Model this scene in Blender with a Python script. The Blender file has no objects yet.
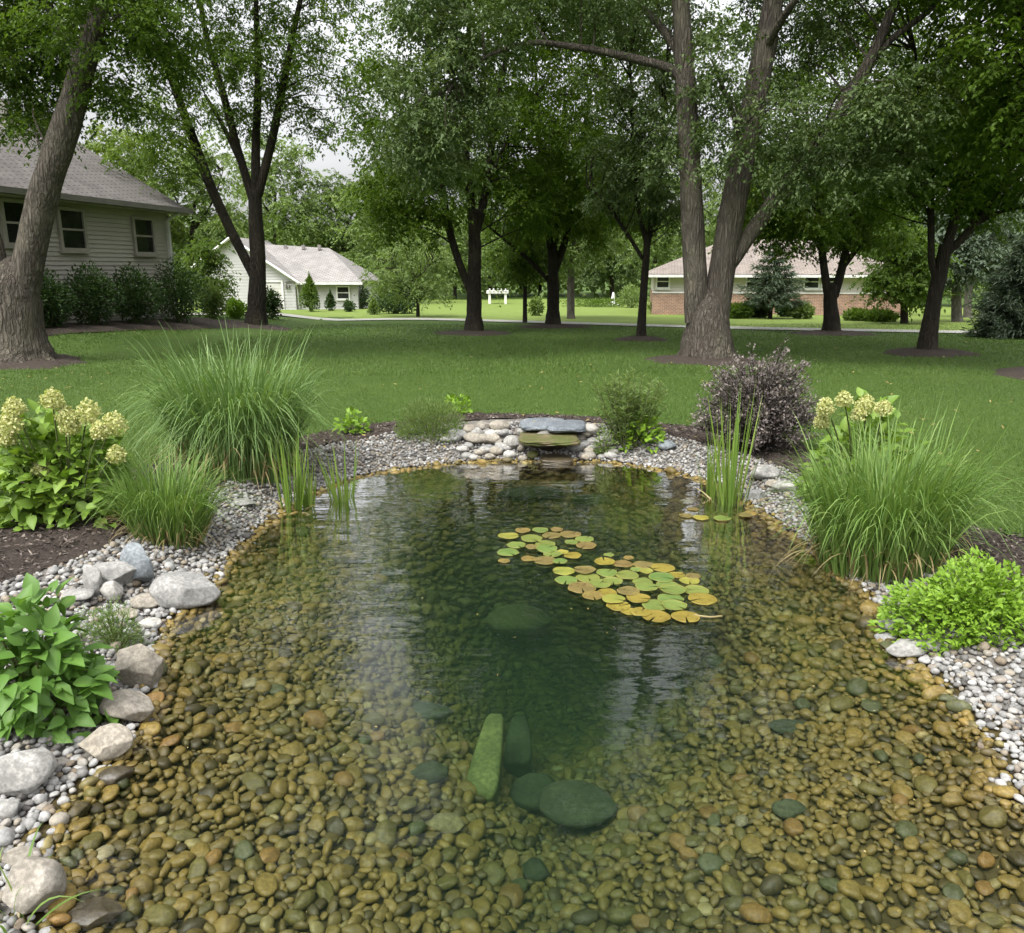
import bpy, bmesh, math, random
import numpy as np
from mathutils import Vector
rng = np.random.default_rng(7)
random.seed(7)
SC = bpy.context.scene
COL = SC.collection
R = math.radians

# ------------------------------------------------------------------ camera
FPX = 800.0
CAMZ = 1.75
PITCH = math.atan(198.5 / FPX)
cd = bpy.data.cameras.new('camera')
cam = bpy.data.objects.new('camera', cd)
COL.objects.link(cam)
cam.location = (0, 0, CAMZ)
cam.rotation_euler = (math.pi / 2 - PITCH, 0, 0)
cd.sensor_width = 36.0
cd.lens = 36.0 * FPX / 1024.0
cd.clip_start = 0.05
cd.clip_end = 3000
SC.camera = cam

# ------------------------------------------------------------------ sky + sun (bright overcast)
SUN_EL, SUN_AZ = R(58), R(215)      # azimuth: 0 = +Y, clockwise seen from above
w = bpy.data.worlds.new('World')
SC.world = w
w.use_nodes = True
nt = w.node_tree
nt.nodes.clear()
out = nt.nodes.new('ShaderNodeOutputWorld')
bg = nt.nodes.new('ShaderNodeBackground')
sky = nt.nodes.new('ShaderNodeTexSky')
sky.sky_type = 'NISHITA'
sky.sun_disc = False
sky.sun_elevation = SUN_EL
sky.sun_rotation = SUN_AZ
sky.dust_density = 3.0
sky.air_density = 1.0
hs = nt.nodes.new('ShaderNodeHueSaturation')
hs.inputs['Saturation'].default_value = 0.10
tc = nt.nodes.new('ShaderNodeTexCoord')
mp = nt.nodes.new('ShaderNodeMapping')
mp.inputs['Scale'].default_value = (1.2, 1.2, 3.0)
cl = nt.nodes.new('ShaderNodeTexNoise')
cl.inputs['Scale'].default_value = 2.2
cl.inputs['Detail'].default_value = 6
cr = nt.nodes.new('ShaderNodeMapRange')
cr.inputs[1].default_value = 0.36
cr.inputs[2].default_value = 0.68
cr.inputs[3].default_value = 1.5
cr.inputs[4].default_value = 2.5
vm = nt.nodes.new('ShaderNodeVectorMath')
vm.operation = 'SCALE'
nt.links.new(sky.outputs[0], hs.inputs['Color'])
nt.links.new(tc.outputs['Generated'], mp.inputs[0])
nt.links.new(mp.outputs[0], cl.inputs['Vector'])
nt.links.new(cl.outputs[0], cr.inputs[0])
nt.links.new(hs.outputs[0], vm.inputs[0])
sx = nt.nodes.new('ShaderNodeSeparateXYZ')
nt.links.new(tc.outputs['Generated'], sx.inputs[0])
el = nt.nodes.new('ShaderNodeMapRange')          # overcast sky: brighter towards the zenith
el.inputs[1].default_value = 0.0
el.inputs[2].default_value = 0.75
el.inputs[3].default_value = 0.42
el.inputs[4].default_value = 2.0
nt.links.new(sx.outputs['Z'], el.inputs[0])
mm = nt.nodes.new('ShaderNodeMath')
mm.operation = 'MULTIPLY'
nt.links.new(cr.outputs[0], mm.inputs[0])
nt.links.new(el.outputs[0], mm.inputs[1])
nt.links.new(mm.outputs[0], vm.inputs['Scale'])
nt.links.new(vm.outputs[0], bg.inputs['Color'])
bg.inputs['Strength'].default_value = 0.10
nt.links.new(bg.outputs[0], out.inputs['Surface'])

sl = bpy.data.lights.new('sun', 'SUN')
sl.energy = 1.2
sl.angle = R(12)
sl.color = (1.0, 0.96, 0.88)
so = bpy.data.objects.new('sun', sl)
COL.objects.link(so)
sv = Vector((math.sin(SUN_AZ) * math.cos(SUN_EL), math.cos(SUN_AZ) * math.cos(SUN_EL), math.sin(SUN_EL)))
so.rotation_euler = sv.to_track_quat('Z', 'Y').to_euler()
so.location = (0, -5, 30)

vs = SC.view_settings
vs.view_transform = 'Standard'
vs.look = 'None'
vs.gamma = 1
vs.use_curve_mapping = False
vs.exposure = 0.62
SC.render.engine = 'CYCLES'
cy = SC.cycles
cy.max_bounces = 9
cy.diffuse_bounces = 5
cy.glossy_bounces = 3
cy.transmission_bounces = 6
cy.transparent_max_bounces = 12
cy.volume_bounces = 0
cy.caustics_reflective = False
cy.caustics_refractive = False
cy.use_adaptive_sampling = True
cy.adaptive_threshold = 0.02
cy.use_denoising = True

# ------------------------------------------------------------------ pixel <-> world helpers (used once, to measure where things stand)
CAM = np.array([0, 0, CAMZ])
FWD = np.array([0, math.cos(PITCH), -math.sin(PITCH)])
UPV = np.array([0, math.sin(PITCH), math.cos(PITCH)])
RGT = np.array([1.0, 0, 0])


def ray(px, py):
    return FWD + (px - 512) / FPX * RGT - (py - 466.5) / FPX * UPV


def at(px, py, Y):
    d = ray(px, py)
    return CAM + d * (Y / d[1])


def plane(px, py, z=0.0):
    d = ray(px, py)
    return CAM + d * ((z - CAMZ) / d[2])


def mpp(p):
    """metres per pixel at point p"""
    return float(np.dot(np.asarray(p) - CAM, FWD)) / FPX


def project(P):
    q = np.atleast_2d(P) - CAM
    dep = q @ FWD
    return 512 + FPX * (q @ RGT) / dep, 466.5 - FPX * (q @ UPV) / dep, dep


def sstep(x, a, b):
    t = np.clip((x - a) / (b - a), 0, 1)
    return t * t * (3 - 2 * t)


def crom(P, k=6, closed=False):
    P = np.asarray(P, float)
    n = len(P)
    if n < 2:
        return P
    res = []
    rngi = range(n if closed else n - 1)
    for i in rngi:
        if closed:
            p0, p1, p2, p3 = P[(i - 1) % n], P[i], P[(i + 1) % n], P[(i + 2) % n]
        else:
            p1, p2 = P[i], P[i + 1]
            p0 = P[i - 1] if i > 0 else 2 * p1 - p2
            p3 = P[i + 2] if i + 2 < n else 2 * p2 - p1
        for t in np.linspace(0, 1, k, endpoint=False):
            res.append(0.5 * (2 * p1 + (p2 - p0) * t + (2 * p0 - 5 * p1 + 4 * p2 - p3) * t * t + (3 * p1 - p0 - 3 * p2 + p3) * t ** 3))
    if not closed:
        res.append(P[-1])
    return np.array(res)


def inside(X, Y, poly):
    r = np.zeros(X.shape, bool)
    n = len(poly)
    for i in range(n):
        x1, y1 = poly[i][:2]
        x2, y2 = poly[(i + 1) % n][:2]
        if y1 == y2:
            continue
        c = ((y1 > Y) != (y2 > Y)) & (X < (x2 - x1) * (Y - y1) / (y2 - y1) + x1)
        r ^= c
    return r


def sdist(X, Y, poly):
    d = np.full(X.shape, 1e9)
    n = len(poly)
    for i in range(n):
        x1, y1 = poly[i][:2]
        x2, y2 = poly[(i + 1) % n][:2]
        vx, vy = x2 - x1, y2 - y1
        L = vx * vx + vy * vy + 1e-12
        t = np.clip(((X - x1) * vx + (Y - y1) * vy) / L, 0, 1)
        d = np.minimum(d, (X - x1 - t * vx) ** 2 + (Y - y1 - t * vy) ** 2)
    d = np.sqrt(d)
    return np.where(inside(X, Y, poly), -d, d)


def sn(X, Y, s, seed=0):
    """cheap smooth 2-D noise, -1..1"""
    r = np.random.default_rng(seed)
    v = 0
    for k in range(5):
        a, p, f = r.uniform(0, 6.28), r.uniform(0, 6.28), s * r.uniform(0.6, 1.7)
        v = v + np.sin((X * math.cos(a) + Y * math.sin(a)) * f + p)
    return v / 3.2


SHORE_PX = [(545, 461), (500, 461), (455, 463), (410, 468), (372, 474), (338, 483), (304, 498), (274, 516), (248, 538), (221, 566), (204, 597),
            (166, 622), (152, 665), (146, 712), (118, 752), (66, 798), (40, 850), (46, 905)]
SHORE_PX_R = [(60 + 960, 800), (1008, 768), (978, 722), (936, 676), (896, 646), (878, 604), (840, 571), (796, 536), (763, 512),
              (735, 494), (700, 479), (662, 470), (610, 462)]
shore = [plane(*p)[:2] for p in SHORE_PX] + [(-1.22, 1.5), (-1.0, 0.95), (-0.3, 0.5), (0.7, 0.5), (1.6, 0.95), (2.1, 1.6)] + \
        [plane(*p)[:2] for p in SHORE_PX_R]
shore = crom(shore, 4, True)
MULCH_PX = [(-250, 500), (-60, 482), (0, 478), (130, 474), (205, 458), (290, 444), (340, 431), (400, 424), (445, 416), (520, 415), (600, 420),
            (650, 426), (700, 430), (757, 433), (803, 448), (880, 492), (966, 526), (1024, 541), (1200, 585)]
mulch_poly = [plane(*p, 0.1)[:2] for p in MULCH_PX] + [(4.5, 1.0), (3.0, -0.4), (-3.0, -0.4), (-5.5, 1.0)]
mulch_poly = crom(mulch_poly, 4, True)
GRAV_PX = [(-60, 640), (0, 600), (55, 582), (137, 541), (215, 497), (243, 478), (288, 463), (325, 452), (363, 446), (400, 438), (450, 428),
           (520, 423), (600, 428), (650, 440), (695, 447), (749, 460), (795, 479), (850, 530), (915, 552), (985, 585), (1060, 620)]
grav_poly = [plane(*p, 0.08)[:2] for p in GRAV_PX] + [(3.0, 1.2), (2.0, 0.2), (-2.0, 0.2), (-2.3, 1.5)]
grav_poly = crom(grav_poly, 4, True)

YS = np.array([-50, 10, 20, 30, 45, 60, 90, 140, 260, 500.0])
ZS = np.array([.12, .12, -.08, -.36, -.78, -1.08, -1.5, -1.4, 0.5, 5.0])
FALL = plane(548, 446, 0.1)
DEEP = plane(610, 600, -0.2)
DEEP2 = plane(530, 545, -0.2)


def Hbase(X, Y):
    z = np.interp(Y, YS, ZS)
    z = z + 0.42 * sstep(-X, 7.5, 11) * sstep(Y, 13, 20) * (1 - sstep(Y, 34, 46))
    z = z + 0.02 * sn(X, Y, 0.5, 3)
    return z


def H(X, Y):
    X = np.asarray(X, float)
    Y = np.asarray(Y, float)
    z = Hbase(X, Y)
    near = (np.abs(X) < 9.2) & (Y < 11.2) & (Y > -1)
    if near.any():
        x, y = X[near], Y[near]
        s = sdist(x, y, shore)
        o = -0.02 + (z[near] + 0.02) * sstep(s, -0.02, 0.55) + 0.03 * sstep(s, 0.4, 0.9) * (1 - sstep(s, 1.2, 2.0))
        o = o + 0.03 * (1 - sstep(s, 0, 0.2))
        o = o + 0.17 * np.exp(-((x - FALL[0]) ** 2 / 0.8 + (y - FALL[1] - 0.30) ** 2 / 0.07)) * sstep(s, 0, 0.15)
        i = -s
        dep = 0.135 * sstep(i, -0.06, 0.34) + 0.16 * sstep(i, 0.25, 1.2) + 0.33 * sstep(i, 0.9, 1.9)
        dep = dep + 0.50 * np.exp(-((x - DEEP[0] + .1) ** 2 / 0.9 + (y - DEEP[1]) ** 2 / 1.3)) * sstep(i, 0.3, 1.2)
        dep = dep + 0.28 * np.exp(-((x - DEEP2[0]) ** 2 / 0.9 + (y - DEEP2[1]) ** 2 / 0.7)) * sstep(i, 0.3, 1.2)
        dep = dep + 0.02 * sn(x, y, 3.0, 9) * sstep(i, 0.1, 0.5)
        z = z.copy()
        z[near] = np.where(s > 0, o, 0.012 - dep)
    return z


def h1(x, y):
    return float(H(np.array([x]), np.array([y]))[0])


def G(px, py):
    """point of the ground seen at a pixel"""
    d = ray(px, py)
    t = np.concatenate([np.linspace(1.5, 14, 1800), np.linspace(14, 260, 2600)])
    P = CAM + t[:, None] * d
    k = np.argmax(P[:, 2] < H(P[:, 0], P[:, 1]))
    return P[k].copy()


# ------------------------------------------------------------------ scene-graph helpers
def tag(o, label=None, cat=None, group=None, kind=None):
    if label: o['label'] = label
    if cat: o['category'] = cat
    if group: o['group'] = group
    if kind: o['kind'] = kind
    return o


def empty(name, loc, label, cat, group=None, rz=0.0):
    o = bpy.data.objects.new(name, None)
    COL.objects.link(o)
    o.empty_display_size = 0.2
    o.location = [float(v) for v in loc]
    o.rotation_euler = (0, 0, rz)
    return tag(o, label, cat, group)


class Geo:
    """collects vertices, faces, per-vertex 'rnd' value and per-face material index"""

    def __init__(s):
        s.V, s.F, s.A, s.M, s.n = [], [], [], [], 0

    def add(s, V, F, a=0.5, m=0):
        V = np.asarray(V, np.float32)
        if len(V) == 0: return s
        Fs = F if isinstance(F, list) else [F]
        for f in Fs:
            f = np.asarray(f, np.int64)
            s.F.append(f + s.n)
            s.M.append(np.full(len(f), m, np.int32))
        s.V.append(V)
        s.A.append(np.broadcast_to(np.asarray(a, np.float32), (len(V),)))
        s.n += len(V)
        return s

    def build(s, name, mats, parent=None, smooth=True, org=None):
        V = np.concatenate(s.V)
        if org is not None: V = V - np.asarray(org, np.float32)
        me = bpy.data.meshes.new(name)
        tot = np.concatenate([np.full(len(f), f.shape[1], np.int32) for f in s.F])
        idx = np.concatenate([f.reshape(-1) for f in s.F]).astype(np.int32)
        me.vertices.add(len(V))
        me.vertices.foreach_set('co', V.reshape(-1).astype(np.float32))
        me.loops.add(len(idx))
        me.loops.foreach_set('vertex_index', idx)
        me.polygons.add(len(tot))
        st = np.zeros(len(tot), np.int32)
        st[1:] = np.cumsum(tot)[:-1]
        me.polygons.foreach_set('loop_start', st)
        me.polygons.foreach_set('material_index', np.concatenate(s.M))
        me.polygons.foreach_set('use_smooth', np.full(len(tot), smooth))
        at_ = me.attributes.new('rnd', 'FLOAT', 'POINT')
        at_.data.foreach_set('value', np.concatenate(s.A).astype(np.float32))
        me.update(calc_edges=True)
        for m in (mats if isinstance(mats, (list, tuple)) else [mats]):
            me.materials.append(m)
        o = bpy.data.objects.new(name, me)
        COL.objects.link(o)
        if parent: o.parent = parent
        return o

    # primitives
    def box(s, lo, hi, m=0, a=0.5, M=None):
        x0, y0, z0 = lo
        x1, y1, z1 = hi
        V = np.array([(x0, y0, z0), (x1, y0, z0), (x1, y1, z0), (x0, y1, z0), (x0, y0, z1), (x1, y0, z1), (x1, y1, z1), (x0, y1, z1)], float)
        if M is not None: V = M(V)
        return s.add(V, np.array([(0, 3, 2, 1), (4, 5, 6, 7), (0, 1, 5, 4), (1, 2, 6, 5), (2, 3, 7, 6), (3, 0, 4, 7)]), a, m)

    def tube(s, P, rad, ns=8, m=0, a=0.5, rough=0.0, cap=True):
        P = np.asarray(P, float)
        rad = np.asarray(rad, float)
        n = len(P)
        T = np.gradient(P, axis=0)
        T /= np.linalg.norm(T, axis=1)[:, None] + 1e-9
        ref = np.array([0.13, 1, 0.07]) if abs(T[:, 1]).mean() < 0.8 else np.array([1, 0.1, 0.1])
        U = np.cross(T, ref)
        U /= np.linalg.norm(U, axis=1)[:, None] + 1e-9
        W = np.cross(T, U)
        th = np.linspace(0, 2 * math.pi, ns, endpoint=False)
        rr = rad[:, None] * np.ones(ns)
        if rough:
            q = np.arange(n)[:, None]
            rr = rr * (1 + rough * (np.sin(th * 3 + q * 0.17 + 1) * 0.5 + np.sin(th * 5 - q * 0.31) * 0.35 + np.sin(th * 2 + q * 0.6) * 0.4 + rng.normal(0, 0.25, (n, ns))))
        V = P[:, None, :] + rr[:, :, None] * (np.cos(th)[None, :, None] * U[:, None, :] + np.sin(th)[None, :, None] * W[:, None, :])
        V = V.reshape(-1, 3)
        i, j = np.meshgrid(np.arange(n - 1), np.arange(ns), indexing='ij')
        i, j = i.ravel(), j.ravel()
        k = (j + 1) % ns
        F = np.stack([i * ns + j, i * ns + k, (i + 1) * ns + k, (i + 1) * ns + j], 1)
        if cap:
            V = np.concatenate([V, P[-1:] + T[-1:] * rad[-1] * 0.4])
            e = n * ns
            j = np.arange(ns)
            tip = np.stack([(n - 1) * ns + j, (n - 1) * ns + (j + 1) % ns, np.full(ns, e)], 1)
            return s.add(V, [F, tip], a, m)
        return s.add(V, F, a, m)


def unit(v):
    return v / (np.linalg.norm(v, axis=-1, keepdims=True) + 1e-9)


def kites(g, c, d, nrm, L, W, m=0, a=None, fold=0.12, mid=0.42):
    """flat folded leaves, two triangles each"""
    n = len(c)
    d = unit(d)
    s_ = unit(np.cross(d, nrm))
    nn = np.cross(s_, d)
    L = np.broadcast_to(np.asarray(L, float), (n,))[:, None]
    W = np.broadcast_to(np.asarray(W, float), (n,))[:, None]
    b = c
    t = c + d * L - nn * L * 0.12
    mm = c + d * L * mid
    l = mm + s_ * W * 0.5 + nn * W * fold
    r = mm - s_ * W * 0.5 + nn * W * fold
    V = np.stack([b, r, t, l], 1).reshape(-1, 3)
    i = np.arange(n)[:, None] * 4
    F = np.concatenate([i + np.array([[0, 1, 2]]), i + np.array([[0, 2, 3]])])
    a = rng.random(n) if a is None else a
    g.add(V, F, np.repeat(a, 4), m)


def broad(g, c, d, nrm, L, W, m=0, a=None, curl=0.25, fold=0.26):
    """larger leaves with a midrib and a curved blade"""
    n = len(c)
    d = unit(d)
    s_ = unit(np.cross(d, nrm))
    nn = np.cross(s_, d)
    L = np.broadcast_to(np.asarray(L, float), (n,))[:, None]
    W = np.broadcast_to(np.asarray(W, float), (n,))[:, None]

    def pt(t, u):
        return c + d * L * t + s_ * W * u + nn * (abs(u) * W * fold * 1.6 - L * curl * t * t)
    V = np.stack([pt(0, 0), pt(.3, 0), pt(.62, 0), pt(1, 0), pt(.22, .4), pt(.5, .5), pt(.78, .28), pt(.22, -.4), pt(.5, -.5), pt(.78, -.28), pt(.82, 0)], 1).reshape(-1, 3)
    i = np.arange(n)[:, None] * 11
    T = [(0, 1, 4), (0, 7, 1), (1, 5, 4), (1, 2, 5), (1, 7, 8), (1, 8, 2), (2, 6, 5), (2, 10, 6), (2, 8, 9), (2, 9, 10), (10, 3, 6), (10, 9, 3)]
    F = np.concatenate([i + np.array([t]) for t in T])
    a = rng.random(n) if a is None else a
    rib = np.tile(np.array([.28, .24, .2, .1, -.05, -.05, -.05, -.05, -.05, -.05, .15]), n)
    g.add(V, F, np.clip(np.repeat(a * .75, 11) + rib, 0, 1), m)


def blades(g, base, out_, lean, L, droop, W, K=6, m=0, a=None):
    n = len(base)
    t = np.linspace(0, 1, K + 1)[None, :, None]
    z = np.array([0, 0, 1.0])
    o = out_[:, None, :]
    L_ = L[:, None, None]
    dr = droop[:, None, None]
    ln = lean[:, None, None]
    P = base[:, None, :] + L_ * (t * (np.sin(ln) * o + np.cos(ln) * z)) + L_ * dr * (t ** 2.2 * 0.40 * o - t ** 3 * 0.75 * z)
    ang = rng.uniform(-0.9, 0.9, n)
    side = np.stack([-out_[:, 1], out_[:, 0], 0 * ang], 1)
    side = unit(side * np.cos(ang)[:, None] + out_ * np.sin(ang)[:, None])[:, None, :]
    wd = W[:, None, None] * np.clip(1.0 - t ** 2.5, 0.04, 1) * np.clip(0.55 + 2 * t, 0, 1) * 0.5
    V = np.stack([P + side * wd, P - side * wd], 2).reshape(-1, 3)
    i = (np.arange(n) * (K + 1) * 2)[:, None]
    F = []
    for k in range(K):
        q = np.array([[2 * k, 2 * k + 1, 2 * k + 3, 2 * k + 2]])
        F.append(i + q)
    a = rng.random(n) if a is None else a
    g.add(V, np.concatenate(F), np.repeat(a, (K + 1) * 2), m)


_ico = {}


def ico(sub):
    if sub not in _ico:
        bm = bmesh.new()
        bmesh.ops.create_icosphere(bm, subdivisions=sub, radius=1.0)
        V = np.array([v.co[:] for v in bm.verts])
        F = np.array([[v.index for v in f.verts] for f in bm.faces])
        bm.free()
        _ico[sub] = (V, F)
    return _ico[sub]


def lump(V, amp, seed, f=1.6):
    r = np.random.default_rng(seed)
    n = 0
    for k in range(7):
        a = r.normal(size=3)
        a /= np.linalg.norm(a)
        n = n + np.sin(V @ a * f * r.uniform(0.8, 2.4) + r.uniform(0, 6.28))
    return V * (1 + amp * n / 3)[:, None]


def stone_shape(sub, seed, cuts=0, amp=0.1, lo=0.62, hi=0.95):
    V, F = ico(sub)
    r = np.random.default_rng(seed)
    V = V.copy()
    for k in range(cuts):
        n = r.normal(size=3)
        n /= np.linalg.norm(n)
        h = r.uniform(lo, hi)
        d = V @ n
        V = V - n * np.maximum(0, d - h)[:, None] * 0.92
    V = lump(V, amp, seed + 11)
    if sub >= 4: V = lump(V, amp * 0.22, seed + 5, 6)
    return V, F


# ------------------------------------------------------------------ materials
class NT:
    def __init__(s, name):
        s.mat = bpy.data.materials.new(name)
        s.mat.use_nodes = True
        s.t = s.mat.node_tree
        s.t.nodes.clear()
        s.out = s.t.nodes.new('ShaderNodeOutputMaterial')

    def n(s, ty, **kw):
        nd = s.t.nodes.new('ShaderNode' + ty)
        for k, v in kw.items():
            if k.startswith('i_'):
                nd.inputs[k[2:].replace('_', ' ')].default_value = v
            elif k.startswith('x'):
                nd.inputs[int(k[1:])].default_value = v
            else:
                setattr(nd, k, v)
        return nd

    def l(s, a, b):
        s.t.links.new(a, b)

    def ramp(s, fac, stops, interp='LINEAR'):
        r = s.n('ValToRGB')
        r.color_ramp.interpolation = interp
        e = r.color_ramp.elements
        while len(e) < len(stops): e.new(0.5)
        for q, (p, c) in zip(e, stops):
            q.position = p
            q.color = (*c, 1)
        s.l(fac, r.inputs[0])
        return r.outputs[0]

    def coord(s, scale=(1, 1, 1), obj=True):
        if obj:
            tc_ = s.n('TexCoord').outputs['Object']
        else:
            tc_ = s.n('NewGeometry').outputs['Position']
        m_ = s.n('Mapping')
        m_.inputs['Scale'].default_value = scale
        s.l(tc_, m_.inputs[0])
        return m_.outputs[0]

    def noise(s, vec, scale, detail=4, rough=0.55):
        q = s.n('TexNoise', i_Scale=scale, i_Detail=detail, i_Roughness=rough)
        s.l(vec, q.inputs['Vector'])
        return q.outputs[0]

    def mix(s, fac, a, b, mode='MIX'):
        q = s.n('MixRGB', blend_type=mode)
        for v, k in ((fac, 0), (a, 1), (b, 2)):
            if hasattr(v, 'is_linked'):
                s.l(v, q.inputs[k])
            elif k == 0:
                q.inputs[0].default_value = v
            else:
                q.inputs[k].default_value = (*v, 1)
        return q.outputs[0]

    def rnd(s):
        return s.n('Attribute', attribute_name='rnd').outputs['Fac']

    def bump(s, h, strength, dist):
        b = s.n('Bump', i_Strength=strength, i_Distance=dist)
        s.l(h, b.inputs['Height'])
        return b.outputs[0]

    def pbr(s, col, rough=0.8, spec=0.3, normal=None):
        p = s.n('BsdfPrincipled')
        if hasattr(col, 'is_linked'): s.l(col, p.inputs['Base Color'])
        else: p.inputs['Base Color'].default_value = (*col, 1)
        if hasattr(rough, 'is_linked'): s.l(rough, p.inputs['Roughness'])
        else: p.inputs['Roughness'].default_value = rough
        p.inputs['Specular IOR Level'].default_value = spec
        if normal is not None: s.l(normal, p.inputs['Normal'])
        return p

    def done(s, sh):
        s.l(sh.outputs[0], s.out.inputs['Surface'])
        return s.mat


def m_leaf(name, c0, c1, c2=None, trans=0.35, spec=0.35, rough=0.5):
    t = NT(name)
    stops = [(0.0, c0), (0.75, c1), (1.0, c2 or c1)]
    col = t.ramp(t.rnd(), stops)
    geo = t.coord((1, 1, 1), False)
    nz = t.noise(geo, 0.8, 2)
    col = t.mix(nz, col, t.mix(0.5, col, c0))
    p = t.pbr(col, rough, spec)
    tr = t.n('BsdfTranslucent')
    t.l(t.mix(1.0, col, (1.25, 1.3, 0.55), 'MULTIPLY'), tr.inputs[0])
    mx = t.n('MixShader', x0=trans)
    t.l(p.outputs[0], mx.inputs[1])
    t.l(tr.outputs[0], mx.inputs[2])
    return t.done(mx)


def m_bark(name, c0, c1, scale=1.0):
    t = NT(name)
    v = t.coord((5 * scale, 5 * scale, 0.9 * scale))
    n1 = t.noise(v, 2.2, 6, 0.65)
    v2 = t.coord((14 * scale, 14 * scale, 2.2 * scale))
    vo = t.n('TexVoronoi', feature='DISTANCE_TO_EDGE', i_Scale=1.1)
    dist = t.n('VectorMath', operation='ADD')
    nz = t.n('TexNoise', i_Scale=2.0, i_Detail=3)
    t.l(v2, nz.inputs['Vector'])
    t.l(v2, dist.inputs[0])
    t.l(nz.outputs['Color'], dist.inputs[1])
    t.l(dist.outputs[0], vo.inputs['Vector'])
    hgt = t.ramp(vo.outputs['Distance'], [(0.0, (0, 0, 0)), (0.35, (1, 1, 1))])
    col = t.ramp(n1, [(0.3, c0), (0.7, c1)])
    col = t.mix(hgt, t.mix(0.55, col, tuple(x * .35 for x in c0)), col)
    big = t.noise(t.coord((1, 1, .6)), 1.7, 3)
    col = t.mix(t.ramp(big, [(.5, (0, 0, 0)), (.75, (.6, .6, .6))]), col, tuple(x * 1.15 for x in (c1[0], c1[1] * 1.05, c1[2] * .9)))
    hh = t.mix(0.4, hgt, n1)
    return t.done(t.pbr(col, 0.92, 0.15, t.bump(hh, 1.0, 0.06)))


def m_stone(name, c0, c1, c2=None, sc=9.0, rough=0.75, spec=0.3, moss=None):
    t = NT(name)
    v = t.coord((1, 1, 1), False)
    n1 = t.noise(v, sc, 6, 0.6)
    n2 = t.noise(v, sc * 6, 4, 0.7)
    col = t.ramp(n1, [(0.3, c0), (0.55, c1), (0.75, c2 or c1)])
    col = t.mix(t.ramp(n2, [(.42, (.55, .55, .55)), (.62, (0, 0, 0))]), col, tuple(x * .45 for x in c0))
    oi = t.n('ObjectInfo').outputs['Random']
    col = t.mix(0.5, col, t.mix(1.0, col, t.ramp(oi, [(0, (.6, .6, .62)), (.5, (1, .98, .94)), (1, (1.25, 1.2, 1.1))]), 'MULTIPLY'))
    if moss:
        mk = t.noise(v, sc * 0.7, 5, 0.65)
        col = t.mix(t.ramp(mk, [(.42, (0, 0, 0)), (.58, (1, 1, 1))]), col, moss)
    hh = t.mix(0.35, n1, n2)
    return t.done(t.pbr(col, rough, spec, t.bump(hh, 0.6, 0.012)))


def m_pebble(name, stops, rough=0.6, spec=0.35, sc=40):
    t = NT(name)
    col = t.ramp(t.rnd(), stops)
    v = t.coord((1, 1, 1), False)
    nz = t.noise(v, sc, 5, 0.65)
    col = t.mix(1.0, col, t.ramp(nz, [(.3, (.6, .6, .6)), (.55, (1, 1, 1)), (.75, (1.2, 1.18, 1.1))]), 'MULTIPLY')
    return t.done(t.pbr(col, rough, spec, t.bump(nz, 0.35, 0.006)))


def m_plain(name, c, rough=0.6, spec=0.3, var=0.15, sc=3.0):
    t = NT(name)
    nz = t.noise(t.coord((1, 1, 1), False), sc, 5, 0.6)
    col = t.ramp(nz, [(.3, tuple(x * (1 - var) for x in c)), (.7, tuple(min(1, x * (1 + var)) for x in c))])
    return t.done(t.pbr(col, rough, spec))


def m_lawn():
    t = NT('lawn_turf')
    v = t.coord((1, 1, 1), False)
    a = t.noise(v, 0.35, 4)
    b = t.noise(v, 4.0, 5, 0.7)
    c = t.noise(v, 60.0, 4, 0.75)
    col = t.ramp(a, [(.3, (.072, .120, .022)), (.6, (.095, .152, .028)), (.8, (.13, .18, .042))])
    col = t.mix(t.ramp(b, [(.35, (0, 0, 0)), (.7, (.6, .6, .6))]), col, (.048, .088, .018))
    col = t.mix(t.ramp(c, [(.4, (.75, .75, .75)), (.65, (0, 0, 0))]), col, (.032, .060, .012))
    return t.done(t.pbr(col, 0.85, 0.15, t.bump(t.mix(.5, b, c), 0.9, 0.04)))


def m_mulch():
    t = NT('mulch_bark')
    v = t.coord((1, 1, 1), False)
    a = t.noise(v, 90, 5, 0.8)
    b = t.noise(v, 6, 3)
    col = t.ramp(a, [(.3, (.022, .018, .015)), (.5, (.070, .056, .047)), (.7, (.15, .125, .108))])
    col = t.mix(t.ramp(b, [(.4, (0, 0, 0)), (.7, (.5, .5, .5))]), col, (.055, .043, .036))
    return t.done(t.pbr(col, 0.95, 0.1, t.bump(a, 1.0, 0.02)))


def m_siding(name, c, period):
    t = NT(name)
    nz = t.noise(t.coord((1, 1, 1), True), 0.7, 4)
    col = t.ramp(nz, [(.3, tuple(x * .9 for x in c)), (.7, tuple(x * 1.06 for x in c))])
    return t.done(t.pbr(col, 0.6, 0.25))


def m_shingle(name, c0, c1):
    t = NT(name)
    v = t.coord((1, 1, 1), True)
    br = t.n('TexBrick', i_Scale=1.0)
    br.offset = 0.5
    br.inputs['Brick Width'].default_value = 0.32
    br.inputs['Row Height'].default_value = 0.13
    br.inputs['Mortar Size'].default_value = 0.012
    br.inputs['Color1'].default_value = (*c0, 1)
    br.inputs['Color2'].default_value = (*c1, 1)
    br.inputs['Mortar'].default_value = (*[x * .35 for x in c0], 1)
    t.l(v, br.inputs['Vector'])
    nz = t.noise(v, 1.4, 4)
    n2 = t.noise(v, 40, 3)
    col = t.mix(1.0, br.outputs[0], t.ramp(nz, [(.3, (.8, .8, .8)), (.7, (1.12, 1.12, 1.12))]), 'MULTIPLY')
    col = t.mix(1.0, col, t.ramp(n2, [(.3, (.8, .8, .8)), (.7, (1.15, 1.15, 1.15))]), 'MULTIPLY')
    return t.done(t.pbr(col, 0.95, 0.1, t.bump(br.outputs['Fac'], -0.4, 0.02)))


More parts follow.
